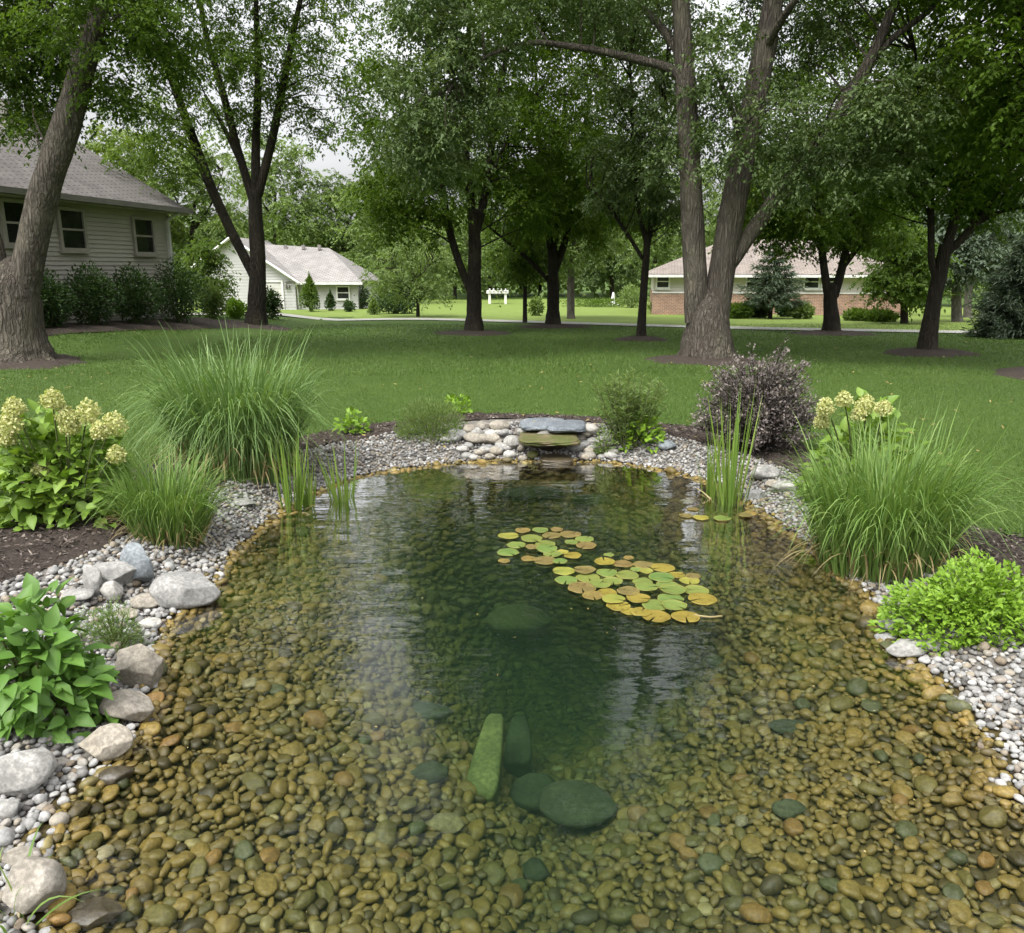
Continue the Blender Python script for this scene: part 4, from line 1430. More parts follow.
# ------------------------------------------------------------------ houses
def frame_M(P, ax):
    """local (u along wall, v outward normal, z up) -> world relative to root"""
    ax = np.array([ax[0], ax[1], 0.0]); ax /= np.linalg.norm(ax)
    nv = np.array([ax[1], -ax[0], 0.0])
    return lambda V: np.asarray(V)[:, :1] * ax + np.asarray(V)[:, 1:2] * nv + np.asarray(V)[:, 2:3] * np.array([0, 0, 1.0])


def clap(g, L, z0, z1, v, M, step=.115, top_fn=None, m=0):
    """lapped siding boards: each a tilted strip"""
    k = int((z1 - z0) / step)
    for i in range(k + 1):
        a, b = z0 + i * step, min(z0 + (i + 1) * step, z1)
        if b - a < .01: continue
        u0, u1 = L
        if top_fn: u0, u1 = top_fn((a + b) / 2, u0, u1)
        if u1 - u0 < .02: continue
        V = np.array([(u0, v + .034, a), (u1, v + .034, a), (u1, v + .004, b), (u0, v + .004, b), (u0, v, a), (u1, v, a)])
        g.add(M(V), np.array([(0, 1, 2, 3), (4, 5, 1, 0)]), .5, m)


def window(root, M, u, z, wd, ht, v, trim, name='window', rows=2):
    fr = Geo()
    t_ = .085
    y0, y1 = v + .036, v + .105
    for lo, hi in (((u - wd / 2 - t_, y0, z - t_), (u - wd / 2, y1, z + ht + t_)), ((u + wd / 2, y0, z - t_), (u + wd / 2 + t_, y1, z + ht + t_)),
                   ((u - wd / 2, y0, z + ht), (u + wd / 2, y1, z + ht + t_)), ((u - wd / 2, y0, z - t_), (u + wd / 2, y1, z))):
        fr.box(lo, hi, M=M)
    for k in range(1, rows):
        fr.box((u - wd / 2, y0, z + ht * k / rows - .025), (u + wd / 2, y1 - .02, z + ht * k / rows + .025), M=M)
    o = fr.build(name, trim, root, smooth=False)
    pg = Geo(); pg.box((u - wd / 2, y0 + .002, z), (u + wd / 2, y0 + .022, z + ht), M=M)
    pg.build('pane', GLASS, o, smooth=False)
    sg = Geo(); sg.box((u - wd / 2 - t_ - .03, y0, z - t_ - .05), (u + wd / 2 + t_ + .03, y1 + .04, z - t_ - .003), M=M)
    sg.build('sill', trim, o, smooth=False)


def quad(g, pts, M, th=.12, m=0):
    """a thick roof plane"""
    V = np.asarray(pts, float)
    nrm = np.cross(V[1] - V[0], V[-1] - V[0]); nrm /= np.linalg.norm(nrm)
    if nrm[2] < 0: nrm = -nrm
    n = len(V)
    VV_ = np.concatenate([V, V - nrm * th])
    F4 = [[i, (i + 1) % n, (i + 1) % n + n, i + n] for i in range(n)]
    if n == 4:
        F = [np.array([[0, 1, 2, 3], [7, 6, 5, 4]] + F4)]
    else:
        F = [np.array([[0, 1, 2], [5, 4, 3]]), np.array(F4)]
    g.add(M(VV_), F, .5, m)


# --- taupe house at left: wall runs away from us to its right corner
far = at(176, 300, 26.0); near = at(-70, 300, 17.4)
P0 = np.array([far[0], far[1], h1(far[0], far[1]) - .05])
axis = near - far
Lw = float(np.hypot(axis[0], axis[1]))
M = frame_M(P0, (axis[0], axis[1]))
chk = M(np.array([[0, 1, 0.]]))[0]
sg_ = 1.0 if np.dot(chk[:2], -P0[:2]) > 0 else -1.0
M0 = M
M = lambda V, M0=M0, s=sg_: M0(np.asarray(V, float) * [1, s, 1])
eave = (at(176, 203, 26.0)[2] - P0[2])
root = empty('house', P0, 'taupe clapboard house with a dark grey gable roof at the left', 'house')
g = Geo(); clap(g, (0, Lw), .0, eave - .12, 0.0, M)
g.box((0, -8.6, -.3), (Lw, -.01, eave - .05), M=M)
for u_ in (.004, Lw - .004):                      # gable ends with their own lapped boards
    g.add(M(np.array([(u_, -.01, eave - .06), (u_, -8.6, eave - .06), (u_, -4.38, eave + 2.6 - .16)])), np.array([[0, 1, 2]]))
    sgn = -1 if u_ < 1 else 1
    for k_ in range(int((eave + 2.3) / .115)):
        z0_, z1_ = k_ * .115, (k_ + 1) * .115
        f_ = max(0.0, (z1_ - eave + .05) / 2.5)
        a_, b_ = -8.6 + f_ * 4.2, -.01 - f_ * 4.35
        if b_ - a_ < .1: break
        g.add(M(np.array([(u_ + sgn * .034, a_, z0_), (u_ + sgn * .034, b_, z0_), (u_ + sgn * .008, b_, z1_), (u_ + sgn * .008, a_, z1_)])), np.array([[0, 1, 2, 3]]))
g.build('wall', SIDING_L, root, smooth=False)
g = Geo()
rg = eave + 2.6
quad(g, [(-.3, .5, eave - .15), (Lw, .5, eave - .15), (Lw, -4.4, rg), (-.3, -4.4, rg)], M, .14)
quad(g, [(-.3, -9.2, eave - .1), (Lw, -9.2, eave - .1), (Lw, -4.38, rg - .004), (-.3, -4.38, rg - .004)], M, .14)
ro = g.build('roof', ROOF_L, root, smooth=False)
g = Geo(); g.box((1.9, -3.6, rg - .6), (2.15, -3.35, rg + .12), M=M); g.build('roof_vent', GUTTER, ro, smooth=False)
g = Geo(); g.box((Lw * .55, -3.2, rg - .9), (Lw * .55 + .3, -2.9, rg - .25), M=M); g.build('roof_vent', GUTTER, ro, smooth=False)
g = Geo(); g.box((-.45, .50, eave - .30), (Lw, .62, eave - .16), M=M)
g.build('gutter', GUTTER, root, smooth=False)
g = Geo(); g.box((-.45, .03, eave - .34), (Lw, .48, eave - .305), M=M)
g.build('soffit', TRIM_T, root, smooth=False)
g = Geo(); g.box((.12, .03, .1), (.22, .12, eave - .55), M=M)
g.tube(M(np.array([(.17, .08, eave - .56), (.17, .25, eave - .42), (.17, .52, eave - .3)])), [.045] * 3, 8)
g.build('downspout', TRIM_W, root, smooth=False)
g = Geo(); g.box((-.03, -.02, 0), (.10, .035, eave - .35), M=M)
g.build('corner_board', TRIM_T, root, smooth=False)
# window positions measured from the photograph along the wall
def wall_u(px):
    best = None
    for u in np.linspace(0, Lw, 1200):
        q = M(np.array([[u, 0, 1.9]]))[0] + P0
        x = project(q)[0][0]
        if best is None or abs(x - px) < best[0]: best = (abs(x - px), u)
    return best[1]
for px, yt, yb in ((144.5, 220, 252), (74, 211, 248), (21, 203, 243), (-40, 196, 238)):
    u = wall_u(px)
    wp = M(np.array([[u, 0, 0]]))[0] + P0
    zt = at(px, yt, wp[1])[2] - P0[2]; zb = at(px, yb, wp[1])[2] - P0[2]
    window(root, M, u, zb, .82, zt - zb, 0.0, TRIM_T)
g = Geo(); g.box((0, -.01, -.3), (Lw, .03, .28), M=M); g.build('foundation', m_plain('foundation_block', (.25, .24, .22), .9), root, smooth=False)

# --- white house
Yw = 55.0
zg = h1(at(280, 300, Yw)[0], Yw)
c0 = at(296, 300, Yw)
P0 = np.array([c0[0], Yw, zg])
root = empty('house', P0, 'white house with garage gable and pale grey roof behind the left trees', 'house')
s = Yw / FPX * 1.03
hE = at(296, 280, Yw)[2] - zg
hR = at(240, 237.5, Yw)[2] - zg
Lg = 90 * s                                    # gable front width
MA = lambda V: np.asarray(V, float) * [1, -1, 1]    # u to the right, v toward us, z up; origin at front right corner
g = Geo()
gx0, gx1 = -Lg, 0.0
xm = -56 * s
k_r = (hR - hE) / abs(xm)
def gable(z, u0, u1):
    if z < hE: return u0, u1
    f = (z - hE) / k_r
    lz = max(gx0, gx0 + 0) if z < hR - (xm - gx0) * k_r else xm - (hR - z) / k_r
    return lz, -f
clap(g, (gx0, gx1), 0, hR - .1, 0, MA, .2, gable)
g.add(MA(np.array([(gx0, -.02, -.5), (gx1, -.02, -.5), (gx1, -.02, hE), (xm, -.02, hR), (gx0, -.02, hR - (xm - gx0) * k_r)])), [np.array([[0, 1, 2]]), np.array([[0, 2, 3, 4]])])
# side wing with eave to the right
WL = 58 * s
dn = 3.2
g.box((0, -9, -.5), (WL, -dn * .15, hE - .05), M=MA)
clap(g, (0, WL), 0, hE - .1, -dn * .15 + .01, MA, .2)
g.box((gx0, -9, -.5), (0, -.05, hE - .05), M=MA)
g.build('wall', SIDING_W, root, smooth=False)
rx1 = 76 * s - 56 * s
g = Geo()
quad(g, [(.35, .4, hE - .12), (xm, .4, hR + .05), (xm, -8, hR + .05), (.35, -8, hE - .12)], MA, .12)
quad(g, [(xm - .002, .4, hR + .045), (gx0 - .3, .4, hR - (xm - gx0 + .3) * k_r), (gx0 - .3, -8, hR - (xm - gx0 + .3) * k_r), (xm - .002, -8, hR + .045)], MA, .12)
g.build('gable_roof', ROOF_W, root, smooth=False)
g = Geo()
hR2 = at(313, 248, Yw + 4)[2] - zg
quad(g, [(-.6, .1, hE - .12), (WL + .4, .1, hE - .12), (20 * s, -4.5, hR2), (xm + .3, -4.5, hR2 + .3)], MA, .12)
quad(g, [(WL + .4, .1, hE - .125), (WL + .4, -9.2, hE - .125), (20 * s, -4.5, hR2 - .005)], MA, .12)
ro = g.build('roof', ROOF_W, root, smooth=False)
for q in (-24, -6, 10):
    g = Geo(); g.box((q * s, -4.2, hR2 - .1), (q * s + .22, -4.0, hR2 + .22), M=MA); g.build('roof_vent', GUTTER, ro, smooth=False)
g = Geo()
g.tube(MA(np.array([(xm, .43, hR - .02), (.38, .43, hE - .2)])), [.09, .09], 4)
g.tube(MA(np.array([(xm, .43, hR - .02), (gx0 - .32, .43, hR - (xm - gx0 + .32) * k_r - .08)])), [.09, .09], 4)
g.build('rake_trim', TRIM_W, root, smooth=False)
g = Geo(); g.box((.1, .12, hE - .3), (WL + .45, .24, hE - .14), M=MA); g.build('gutter', TRIM_W, root, smooth=False)
gd = Geo()
for k in range(5):
    gd.box((-34 * s, .03, .02 + k * hE * .175), (-13 * s, .08, .02 + (k + 1) * hE * .175 - .02), M=MA)
gdo = gd.build('garage_door', DOORP, root, smooth=False)
g = Geo(); g.box((-36 * s, .02, 0), (-34 * s - .004, .1, hE * .93), M=MA); g.box((-13 * s + .004, .02, 0), (-11 * s, .1, hE * .93), M=MA); g.box((-36 * s, .02, hE * .93), (-11 * s, .1, hE * .99), M=MA)
g.build('frame', TRIM_W, gdo, smooth=False)
g = Geo(); g.box((-9 * s, .03, hE * .72), (-7.4 * s, .25, hE * .86), M=MA); g.build('wall_lamp', GUTTER, root, smooth=False)
g = Geo(); g.box((-6.2 * s, .03, hE * .74), (-5 * s, .22, hE * .84), M=MA)
g.build('wall_lamp', GUTTER, root, smooth=False)
window(root, MA, 44 * s, hE * .38, .75, hE * .38, -dn * .15 + .03, TRIM_W)
g = Geo(); g.tube(MA(np.array([(WL * .02, .2, hE - .25), (WL * .02, -.2, hE - .5), (WL * .02, -.38, 0)])), [.06] * 3, 8); g.build('downspout', TRIM_W, root, smooth=False)

# --- brick and cream house at right
Yr = 46.0
cL = at(653, 300, Yr); cR = at(872, 300, Yr + 2)
zg = h1((cL[0] + cR[0]) / 2, Yr) - .02
P0 = np.array([cL[0], Yr, zg])
root = empty('house', P0, 'long low house of cream siding over red brick with a tan hip roof', 'house', rz=-.15)
Lr = cR[0] - cL[0]
s = Yr / FPX * 1.03
hE = at(760, 272, Yr)[2] - zg
hB = at(760, 293, Yr)[2] - zg
g = Geo(); clap(g, (0, Lr), hB, hE - .02, 0, MA, .16); g.box((0, -8, hB), (Lr, -.01, hE - .02), M=MA)
g.build('wall', SIDING_C, root, smooth=False)
g = Geo(); g.box((-.04, -8.05, -.6), (Lr + .04, .10, hB - .003), M=MA)
o = g.build('brick_base', BRICK, root, smooth=False)
o.rotation_euler = (math.pi / 2, 0, 0)
mv = np.zeros(len(o.data.vertices) * 3); o.data.vertices.foreach_get('co', mv)
mv = mv.reshape(-1, 3)[:, [0, 2, 1]] * [1, 1, -1]
o.data.vertices.foreach_set('co', mv.ravel().astype(np.float32)); o.data.update()
g = Geo(); g.box((-.08, -.02, hB - .001), (Lr + .08, .14, hB + .06), M=MA); g.build('brick_ledge', TRIM_W, root, smooth=False)
hT = at(720, 240, Yr + 4)[2] - zg
e = .55
A_, B_, C_, D_ = (-e, e, hE - .1), (Lr + e, e, hE - .1), (Lr + e, -8 - e, hE - .1), (-e, -8 - e, hE - .1)
R1, R2 = (4.2, -4, hT), (Lr - 4.2, -4, hT)
g = Geo()
quad(g, [A_, B_, R2, R1], MA); quad(g, [C_, D_, R1, R2], MA); quad(g, [B_, C_, R2], MA); quad(g, [D_, A_, R1], MA)
g.build('roof', ROOF_R, root, smooth=False)
g = Geo(); g.box((-e, e, hE - .28), (Lr + e, e + .1, hE - .14), M=MA); g.build('gutter', TRIM_W, root, smooth=False)
g = Geo(); g.box((-e + .02, .03, hE - .2), (Lr + e - .02, e - .01, hE - .16), M=MA); g.build('soffit', TRIM_W, root, smooth=False)
for px, wd in ((660.5, .62), (795, .7), (812, .9), (745, .9)):
    window(root, MA, (px - 652) * s, hB + .32, wd, (hE - hB) * .55, 0.01, TRIM_W)
g = Geo(); g.box(((689 - 652) * s, .03, 0), ((697 - 652) * s, .14, hE * .86), M=MA); dr = g.build('door', m_plain('door_blue', (.33, .38, .45), .5), root, smooth=False)
g = Geo(); g.box((Lr - .02, .02, -.2), (Lr + .14, .16, hE - .3), M=MA); g.build('downspout', TRIM_W, root, smooth=False)

# --- white arbor far in the field
pa = G(498, 304)
Ya = float(pa[1])
xa0, xa1 = at(489.5, 300, Ya)[0], at(505.5, 300, Ya)[0]
za = h1((xa0 + xa1) / 2, Ya)
P0 = np.array([xa0, Ya, za])
root = empty('garden_arbor', P0, 'white square garden arbor far across the field', 'arbor')
ht = at(497, 291, Ya)[2] - za - .2
Wd = xa1 - xa0
for u in (0, Wd):
    for v_ in (0, -1.2):
        g = Geo(); g.box((u - .1, v_ - .1, -.1), (u + .1, v_ + .1, ht), M=MA); g.build('post', TRIM_W, root, smooth=False)
g = Geo(); g.box((-.25, -1.4, ht), (Wd + .25, .2, ht + .22), M=MA)
for k in range(5): g.box((Wd * k / 4 - .05, -1.6, ht + .222), (Wd * k / 4 + .05, .4, ht + .36), M=MA)
g.build('canopy', TRIM_W, root, smooth=False)
P0 = G(613, 305)
root = empty('garden_statue', P0, 'small white garden figure far off left of the brick house', 'statue')
g = Geo(); zz = np.linspace(0, 1.0, 9); g.tube(np.stack([0 * zz, 0 * zz, zz], 1), [.30, .28, .22, .17, .14, .16, .11, .11, .06], 10); g.build('body', TRIM_W, root)
g = Geo(); g.box((-.45, -.45, -.1), (.45, .45, .06)); g.build('base', TRIM_W, root, smooth=False)

# ------------------------------------------------------------------ rocks
RM = {'grey': m_stone('rock_grey', (.20, .20, .19), (.33, .325, .31), (.42, .41, .39)),
      'blue': m_stone('rock_blue', (.13, .15, .165), (.23, .255, .275), (.31, .33, .345)),
      'tan': m_stone('rock_tan', (.23, .205, .165), (.37, .335, .28), (.46, .425, .365)),
      'white': m_stone('rock_white', (.29, .28, .26), (.43, .42, .395), (.51, .50, .475)),
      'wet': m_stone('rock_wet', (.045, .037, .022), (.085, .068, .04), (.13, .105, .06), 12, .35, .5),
      'algae': m_stone('rock_algae', (.10, .125, .042), (.16, .19, .065), (.21, .235, .09), 8, .8, .2),
      'sunk': m_stone('rock_sunken', (.135, .118, .062), (.21, .185, .095), (.27, .235, .13), 8, .8, .2),
      'murk': m_stone('rock_murk', (.040, .050, .028), (.065, .080, .042), (.09, .10, .055), 8, .8, .2),
      'moss': m_stone('rock_mossy', (.10, .085, .045), (.17, .14, .075), (.22, .19, .11), 10, .7, .3, moss=(.075, .085, .022))}


def rock(label, px, py, wpx, hpx, mat, seed, cuts=9, asp=.8, yaw=None, group=None, sub_=4, name='rock', cat='rock', sink=.18, amp=.08, flat=None, tilt=None, dz=0, lo=.62, block=False):
    """px,py: centre of the foot of the stone as seen; wpx,hpx its width and height in the picture"""
    P = G(px, py)
    s = mpp(P)
    a = wpx * s / 2
    dep = math.atan2(CAMZ - P[2], P[1])
    b = a * asp
    hh = max(.25 * a, (hpx * s - 2 * b * math.sin(dep)) / math.cos(dep)) if flat is None else flat
    V, F = stone_shape(sub_, seed, cuts, amp, lo)
    if block:                                     # squared-off quarry slab, narrower at its far end
        V = V / (np.abs(V) ** 6).sum(1)[:, None] ** (1 / 6)
        V = lump(V, .05, seed + 3, 2.0)
        V[:, 0] *= 1 - .28 * V[:, 1] - .10 * V[:, 1] ** 2
    V = V / np.abs(V).max(0) * [1, 1, 1]
    V = V * [a, b, hh / 2 * (1 + sink)]
    ya = yaw if yaw is not None else random.uniform(-.3, .3)
    c, q = math.cos(ya), math.sin(ya)
    V = V @ np.array([[c, q, 0], [-q, c, 0], [0, 0, 1]])
    g = Geo(); g.add(V, F)
    o = g.build(name, RM[mat])
    o.location = (P[0], P[1] + b * .8, h1(P[0], P[1] + b * .8) + hh / 2 * (1 - sink) + dz)
    if tilt: o.rotation_euler = tilt
    return tag(o, label, cat, group)


LB = 'rocks along the left bank'
rock('largest smooth grey boulder on the left bank, reaching into the water', 180, 610, 72, 50, 'grey', 3, 13, .75, .25, LB, 5, lo=.52)
rock('blue-grey wedge rock leaning behind the largest left boulder', 134, 587, 42, 44, 'blue', 8, 13, .55, -.3, LB, 5, tilt=(.2, .35, 0))
rock('broad pale grey rock behind the blue-grey wedge', 108, 590, 56, 36, 'grey', 12, 9, .7, .1, LB, 5)
rock('small white upright stone left of the blue-grey wedge', 92, 597, 20, 34, 'white', 14, 10, .7, 0, LB, lo=.55)
rock('small white rounded stone in front of the broad pale rock', 110, 603, 26, 26, 'white', 17, 9, .8, 0, LB, lo=.55)
rock('tan-white stone touching the largest left boulder', 143, 611, 34, 22, 'tan', 19, 7, .7, .2, LB)
rock('flat white stone lying by the mulch, left of the white stones', 72, 603, 36, 20, 'white', 21, 6, .8, -.2, LB)
rock('small flat tan stone below the white stones', 122, 620, 32, 16, 'tan', 23, 6, .7, .1, LB)
rock('small pale stone beside the feathery plant', 148, 630, 22, 16, 'white', 24, 5, .8, .1, LB)
rock('tall tan rock below the feathery plant', 134, 692, 56, 58, 'tan', 27, 13, .8, .2, LB, 5, lo=.52)
rock('wide tan block rock at the edge of the leafy plant', 116, 728, 66, 52, 'tan', 31, 12, .72, -.15, LB, 5, lo=.55)
rock('blocky tan rock with a wet dark foot below the leafy plant', 97, 764, 56, 52, 'tan', 35, 12, .75, .2, LB, 5, lo=.55)
rock('light grey angular boulder at the left picture edge', 10, 798, 70, 62, 'grey', 37, 11, .7, .15, LB, 5, lo=.55)
rock('small grey rock under the angular left boulder', -2, 822, 34, 30, 'grey', 39, 8, .8, 0, LB)
rock('dark wet stone in the shallows below the tan blocks', 111, 789, 36, 26, 'wet', 41, 7, .7, .3, LB)
rock('large pale rock in the bottom left corner', 22, 925, 62, 76, 'tan', 43, 13, .9, .1, LB, 5, lo=.55)
rock('small pale rock above the bottom left corner rock', 14, 868, 38, 26, 'tan', 45, 7, .8, 0, LB)
rock('long brown wet rock beside the bottom left corner rock', 80, 930, 78, 40, 'wet', 47, 8, .55, .1, LB, 5)
RB = 'rocks along the right bank'
rock('grey rock at the foot of the lime groundcover, nearest the water', 911, 661, 42, 25, 'grey', 51, 8, .75, .1, RB, 5)
rock('grey-violet rock above the nearest right rock', 895, 633, 28, 21, 'grey', 53, 8, .7, -.2, RB)
rock('small grey rock between the two right rocks and the water', 889, 643, 22, 14, 'grey', 55, 7, .8, 0, RB)
rock('flat grey rock half under the lime groundcover', 935, 652, 32, 18, 'grey', 57, 7, .8, 0, RB)
rock('pale boulder on the gravel right of the right reeds', 768, 482, 30, 20, 'grey', 61, 7, .8, .1, RB)
rock('pale rock beside the boulder right of the reeds', 788, 493, 26, 15, 'white', 63, 6, .8, .1, RB)
rock('smaller rock below the boulder right of the reeds', 774, 489, 16, 11, 'tan', 64, 6, .8, .1, RB)
rock('low pale rock at the waterline right of the reeds', 757, 501, 24, 14, 'grey', 65, 6, .8, .1, RB)
rock('bluish stone set in the gravel right of the lime plant', 668, 452, 20, 12, 'blue', 66, 5, .8, .1, RB)
rock('flat grey stone in the mulch left of the pond end', 240, 507, 26, 11, 'grey', 67, 6, .8, .1, LB)

# waterfall -------------------------------------------------------
WFG = 'stones stacked round the waterfall'
FC = G(549, 459)
syn = mpp(FC)


def slab(name, label, x0, x1, y0, y1, mat, dep_m, yoff, seed, th=None):
    Yc = FC[1] + yoff
    a = at(x0, (y0 + y1) / 2, Yc); b = at(x1, (y0 + y1) / 2, Yc)
    zt, zb = at((x0 + x1) / 2, y0, Yc + dep_m * .5)[2], at((x0 + x1) / 2, y1, Yc - dep_m * .5)[2]
    V, F = stone_shape(5, seed, 0, .02)
    p = 5.0
    V = V / (np.abs(V) ** p).sum(1)[:, None] ** (1 / p)
    V = lump(V, .045, seed + 1, 2.2); V = lump(V, .02, seed + 2, 7)
    V = V * [(b[0] - a[0]) / 2, dep_m / 2, max(.03, (zt - zb) / 2)]
    g = Geo(); g.add(V, F)
    o = g.build(name, RM[mat])
    o.location = ((a[0] + b[0]) / 2, Yc, (zt + zb) / 2)
    return tag(o, label, 'stone slab', WFG)


slab('stone_slab', 'mossy brown ledge slab the water spills over', 519, 578, 432, 443, 'moss', .62, .14, 71)
slab('stone_slab', 'left bluestone slab capping the waterfall', 520, 566, 419, 430, 'blue', .5, .42, 73)
slab('stone_slab', 'right bluestone slab capping the waterfall, overlapping the left one', 545, 585, 420, 432, 'blue', .42, .30, 75)
slab('stone_slab', 'flat wet stone at the foot of the waterfall', 540, 572, 456, 463, 'wet', .3, -.02, 77)
wf = [(512, 453, 19, 17, 'grey', 'round grey stone left of the waterfall mouth'), (533, 460, 14, 11, 'moss', 'mossy yellow stone in the waterfall mouth'), (523, 463, 11, 8, 'tan', 'orange-tan stone at the water below the ledge'),
      (500, 438, 24, 17, 'tan', 'lumpy pale stone left of the bluestone slabs'), (483, 436, 20, 14, 'tan', 'pale stone left of the lumpy stone'), (469, 436, 16, 12, 'tan', 'rounded stone topmost on the left pile'),
      (457, 443, 22, 14, 'grey', 'smooth grey stone beside the feathery mound plant'), (474, 448, 24, 14, 'tan', 'broad pale stone midway up the left pile'), (492, 448, 20, 13, 'tan', 'tan stone below the lumpy stone'),
      (496, 456, 18, 11, 'grey', 'low grey stone at the left of the round one'), (480, 457, 14, 9, 'tan', 'small stone at the waterline of the left pile'), (521, 439, 12, 9, 'white', 'small pale stone tucked under the slab left end'),
      (580, 445, 14, 9, 'tan', 'tan stone at the right end of the mossy ledge'), (576, 455, 20, 15, 'grey', 'grey stone right of the waterfall mouth'), (590, 440, 24, 14, 'white', 'pale stone right of the bluestone slabs'),
      (596, 452, 22, 13, 'grey', 'grey stone on the right pile below the pale one'), (587, 460, 18, 10, 'white', 'low pale stone at the waterline of the right pile'), (607, 446, 18, 12, 'grey', 'grey stone on the right pile by the lime plant'),
      (521, 453, 10, 9, 'tan', 'small round stone between the grey stone and the mouth'), (508, 464, 12, 7, 'moss', 'small mossy stone at the water left of the mouth'), (560, 465, 12, 6, 'moss', 'small mossy stone at the water right of the mouth'),
      (463, 455, 16, 9, 'white', 'pale stone at the left end of the left pile'), (610, 459, 14, 9, 'tan', 'tan stone at the right end of the right pile'), (446, 445, 14, 9, 'white', 'white stone by the feathery mound plant')]
for k, (x, y, wp, hp, mt, lab) in enumerate(wf):
    rock(lab, x, y, wp * .94, hp * .94, mt, 200 + k, 5, .85, None, WFG, 3 if wp < 16 else 4, amp=.1, lo=.72)
for k in range(46):
    left = k < 28
    x = rng.uniform(447, 518) if left else rng.uniform(580, 616)
    y = rng.uniform(436, 462) if left else rng.uniform(440, 463)
    wp = rng.uniform(8, 15)
    rock('small rounded stone filling the ' + ('left' if left else 'right') + ' stone pile of the waterfall', x, y, wp, wp * .75, ('tan', 'grey', 'white', 'grey')[k % 4], 300 + k, 4, None or .85, None, WFG, 3, amp=.1, lo=.72)
# dark backing rock that closes the hollow under the ledge
rock('dark wet rock filling the hollow under the ledge', 549, 452, 50, 24, 'wet', 260, 8, .3, 0, WFG, dz=-.02)

# submerged rocks ---------------------------------------------------
SG = 'large stones under the water'
rock('wide flat rounded boulder under the water left of the lily pads', 519, 664, 66, 46, 'sunk', 81, 2, .8, .05, SG, 5, name='submerged_rock', dz=.16)
V_ = rock('narrow upright slab stone standing on the pond floor', 487, 800, 34, 82, 'algae', 83, 0, 3.4, .0, SG, 5, name='submerged_rock', lo=.62, block=True, flat=.15, tilt=(.20, .05, -.12), dz=.04)
rock('dark block stone right of the narrow slab', 519, 780, 30, 60, 'murk', 85, 0, 2.6, 0, SG, 5, name='submerged_rock', flat=.15, lo=.55, block=True, tilt=(.1, 0, -.05), dz=.07)
rock('largest dark boulder on the deep pond floor', 578, 842, 82, 62, 'murk', 87, 2, .85, -.2, SG, 5, name='submerged_rock', dz=.10)
rock('dark boulder touching the largest one on its left', 540, 820, 62, 50, 'murk', 89, 3, .85, .2, SG, 5, name='submerged_rock', dz=.06)
rock('long dark stone left of the narrow slab', 424, 720, 52, 26, 'murk', 91, 6, .55, .1, SG, 5, name='submerged_rock')
rock('dark oval stone at the right under the water', 792, 735, 42, 20, 'murk', 93, 4, .6, 0, SG, name='submerged_rock')
rock('round dark stone at the lower right under the water', 793, 822, 36, 28, 'murk', 95, 4, .8, 0, SG, name='submerged_rock')
rock('pale oval stone at the lower left of the dark boulders', 443, 838, 44, 30, 'sunk', 97, 4, .7, .2, SG, name='submerged_rock')
rock('dark round stone below the dark boulders', 533, 884, 34, 32, 'murk', 99, 5, .85, 0, SG, name='submerged_rock')
rock('dark grey-green stone left of the upright slab stone', 425, 785, 44, 32, 'murk', 101, 6, .8, .4, SG, name='submerged_rock')
rock('flat stone under the water in front of the waterfall', 530, 505, 70, 12, 'murk', 103, 5, .5, 0, SG, name='submerged_rock')
rock('dark stone under the water right of the waterfall stones', 592, 510, 42, 16, 'murk', 105, 5, .5, 0, SG, name='submerged_rock')

# ------------------------------------------------------------------ grasses and reeds
def clump(name, label, P0, n, rb, L, lean, droop, W, mat, cat='ornamental grass', group=None, dry=0, K=7, lean_pow=.8):
    root = empty(name, P0, label, cat, group)

    def bl(n_, mat_, nm, Ls, lf, dl):
        g = Geo()
        an = rng.uniform(0, 2 * math.pi, n_)
        u = np.sqrt(rng.random(n_))
        o = np.stack([np.cos(an), np.sin(an), 0 * an], 1)
        base = o * (u * rb)[:, None]
        gx, gy = base[:, 0] + P0[0], base[:, 1] + P0[1]
        base[:, 2] = H(gx, gy) - P0[2] - .01
        an2 = an + rng.normal(0, .5, n_)
        o2 = np.stack([np.cos(an2), np.sin(an2), 0 * an], 1)
        le = lean * (u ** lean_pow) * rng.uniform(.3, 1.15, n_) * lf
        blades(g, base, o2, le, Ls * rng.uniform(.55, 1.08, n_), droop * rng.uniform(.3, 1.5, n_) * dl, W * rng.uniform(.6, 1.3, n_), K)
        g.build(nm, mat_, root)
    bl(n, mat, 'blades', L, 1, 1)
    if dry: bl(dry, GR_DRY, 'dry_blades', L * .45, 1.4, 1.6)
    return root


P = G(240, 468)
clump('miscanthus_grass', 'tall arching fountain grass on the left mulch, biggest of the grasses', P, 1900, .42, 1.42, .22, .72, .014, GR_MISC, group='fountain grasses', dry=300, K=9)
P = G(168, 535)
clump('fountain_grass', 'shorter fine grass tuft in front of the tall left grass', P, 800, .21, .76, .36, .60, .0085, GR_BRIGHT, group='fountain grasses', dry=200)
P = G(880, 562)
clump('miscanthus_grass', 'dense bright grass clump on the right bank', P, 1500, .35, 1.06, .25, .64, .0115, GR_BRIGHT, group='fountain grasses', dry=240, K=8)


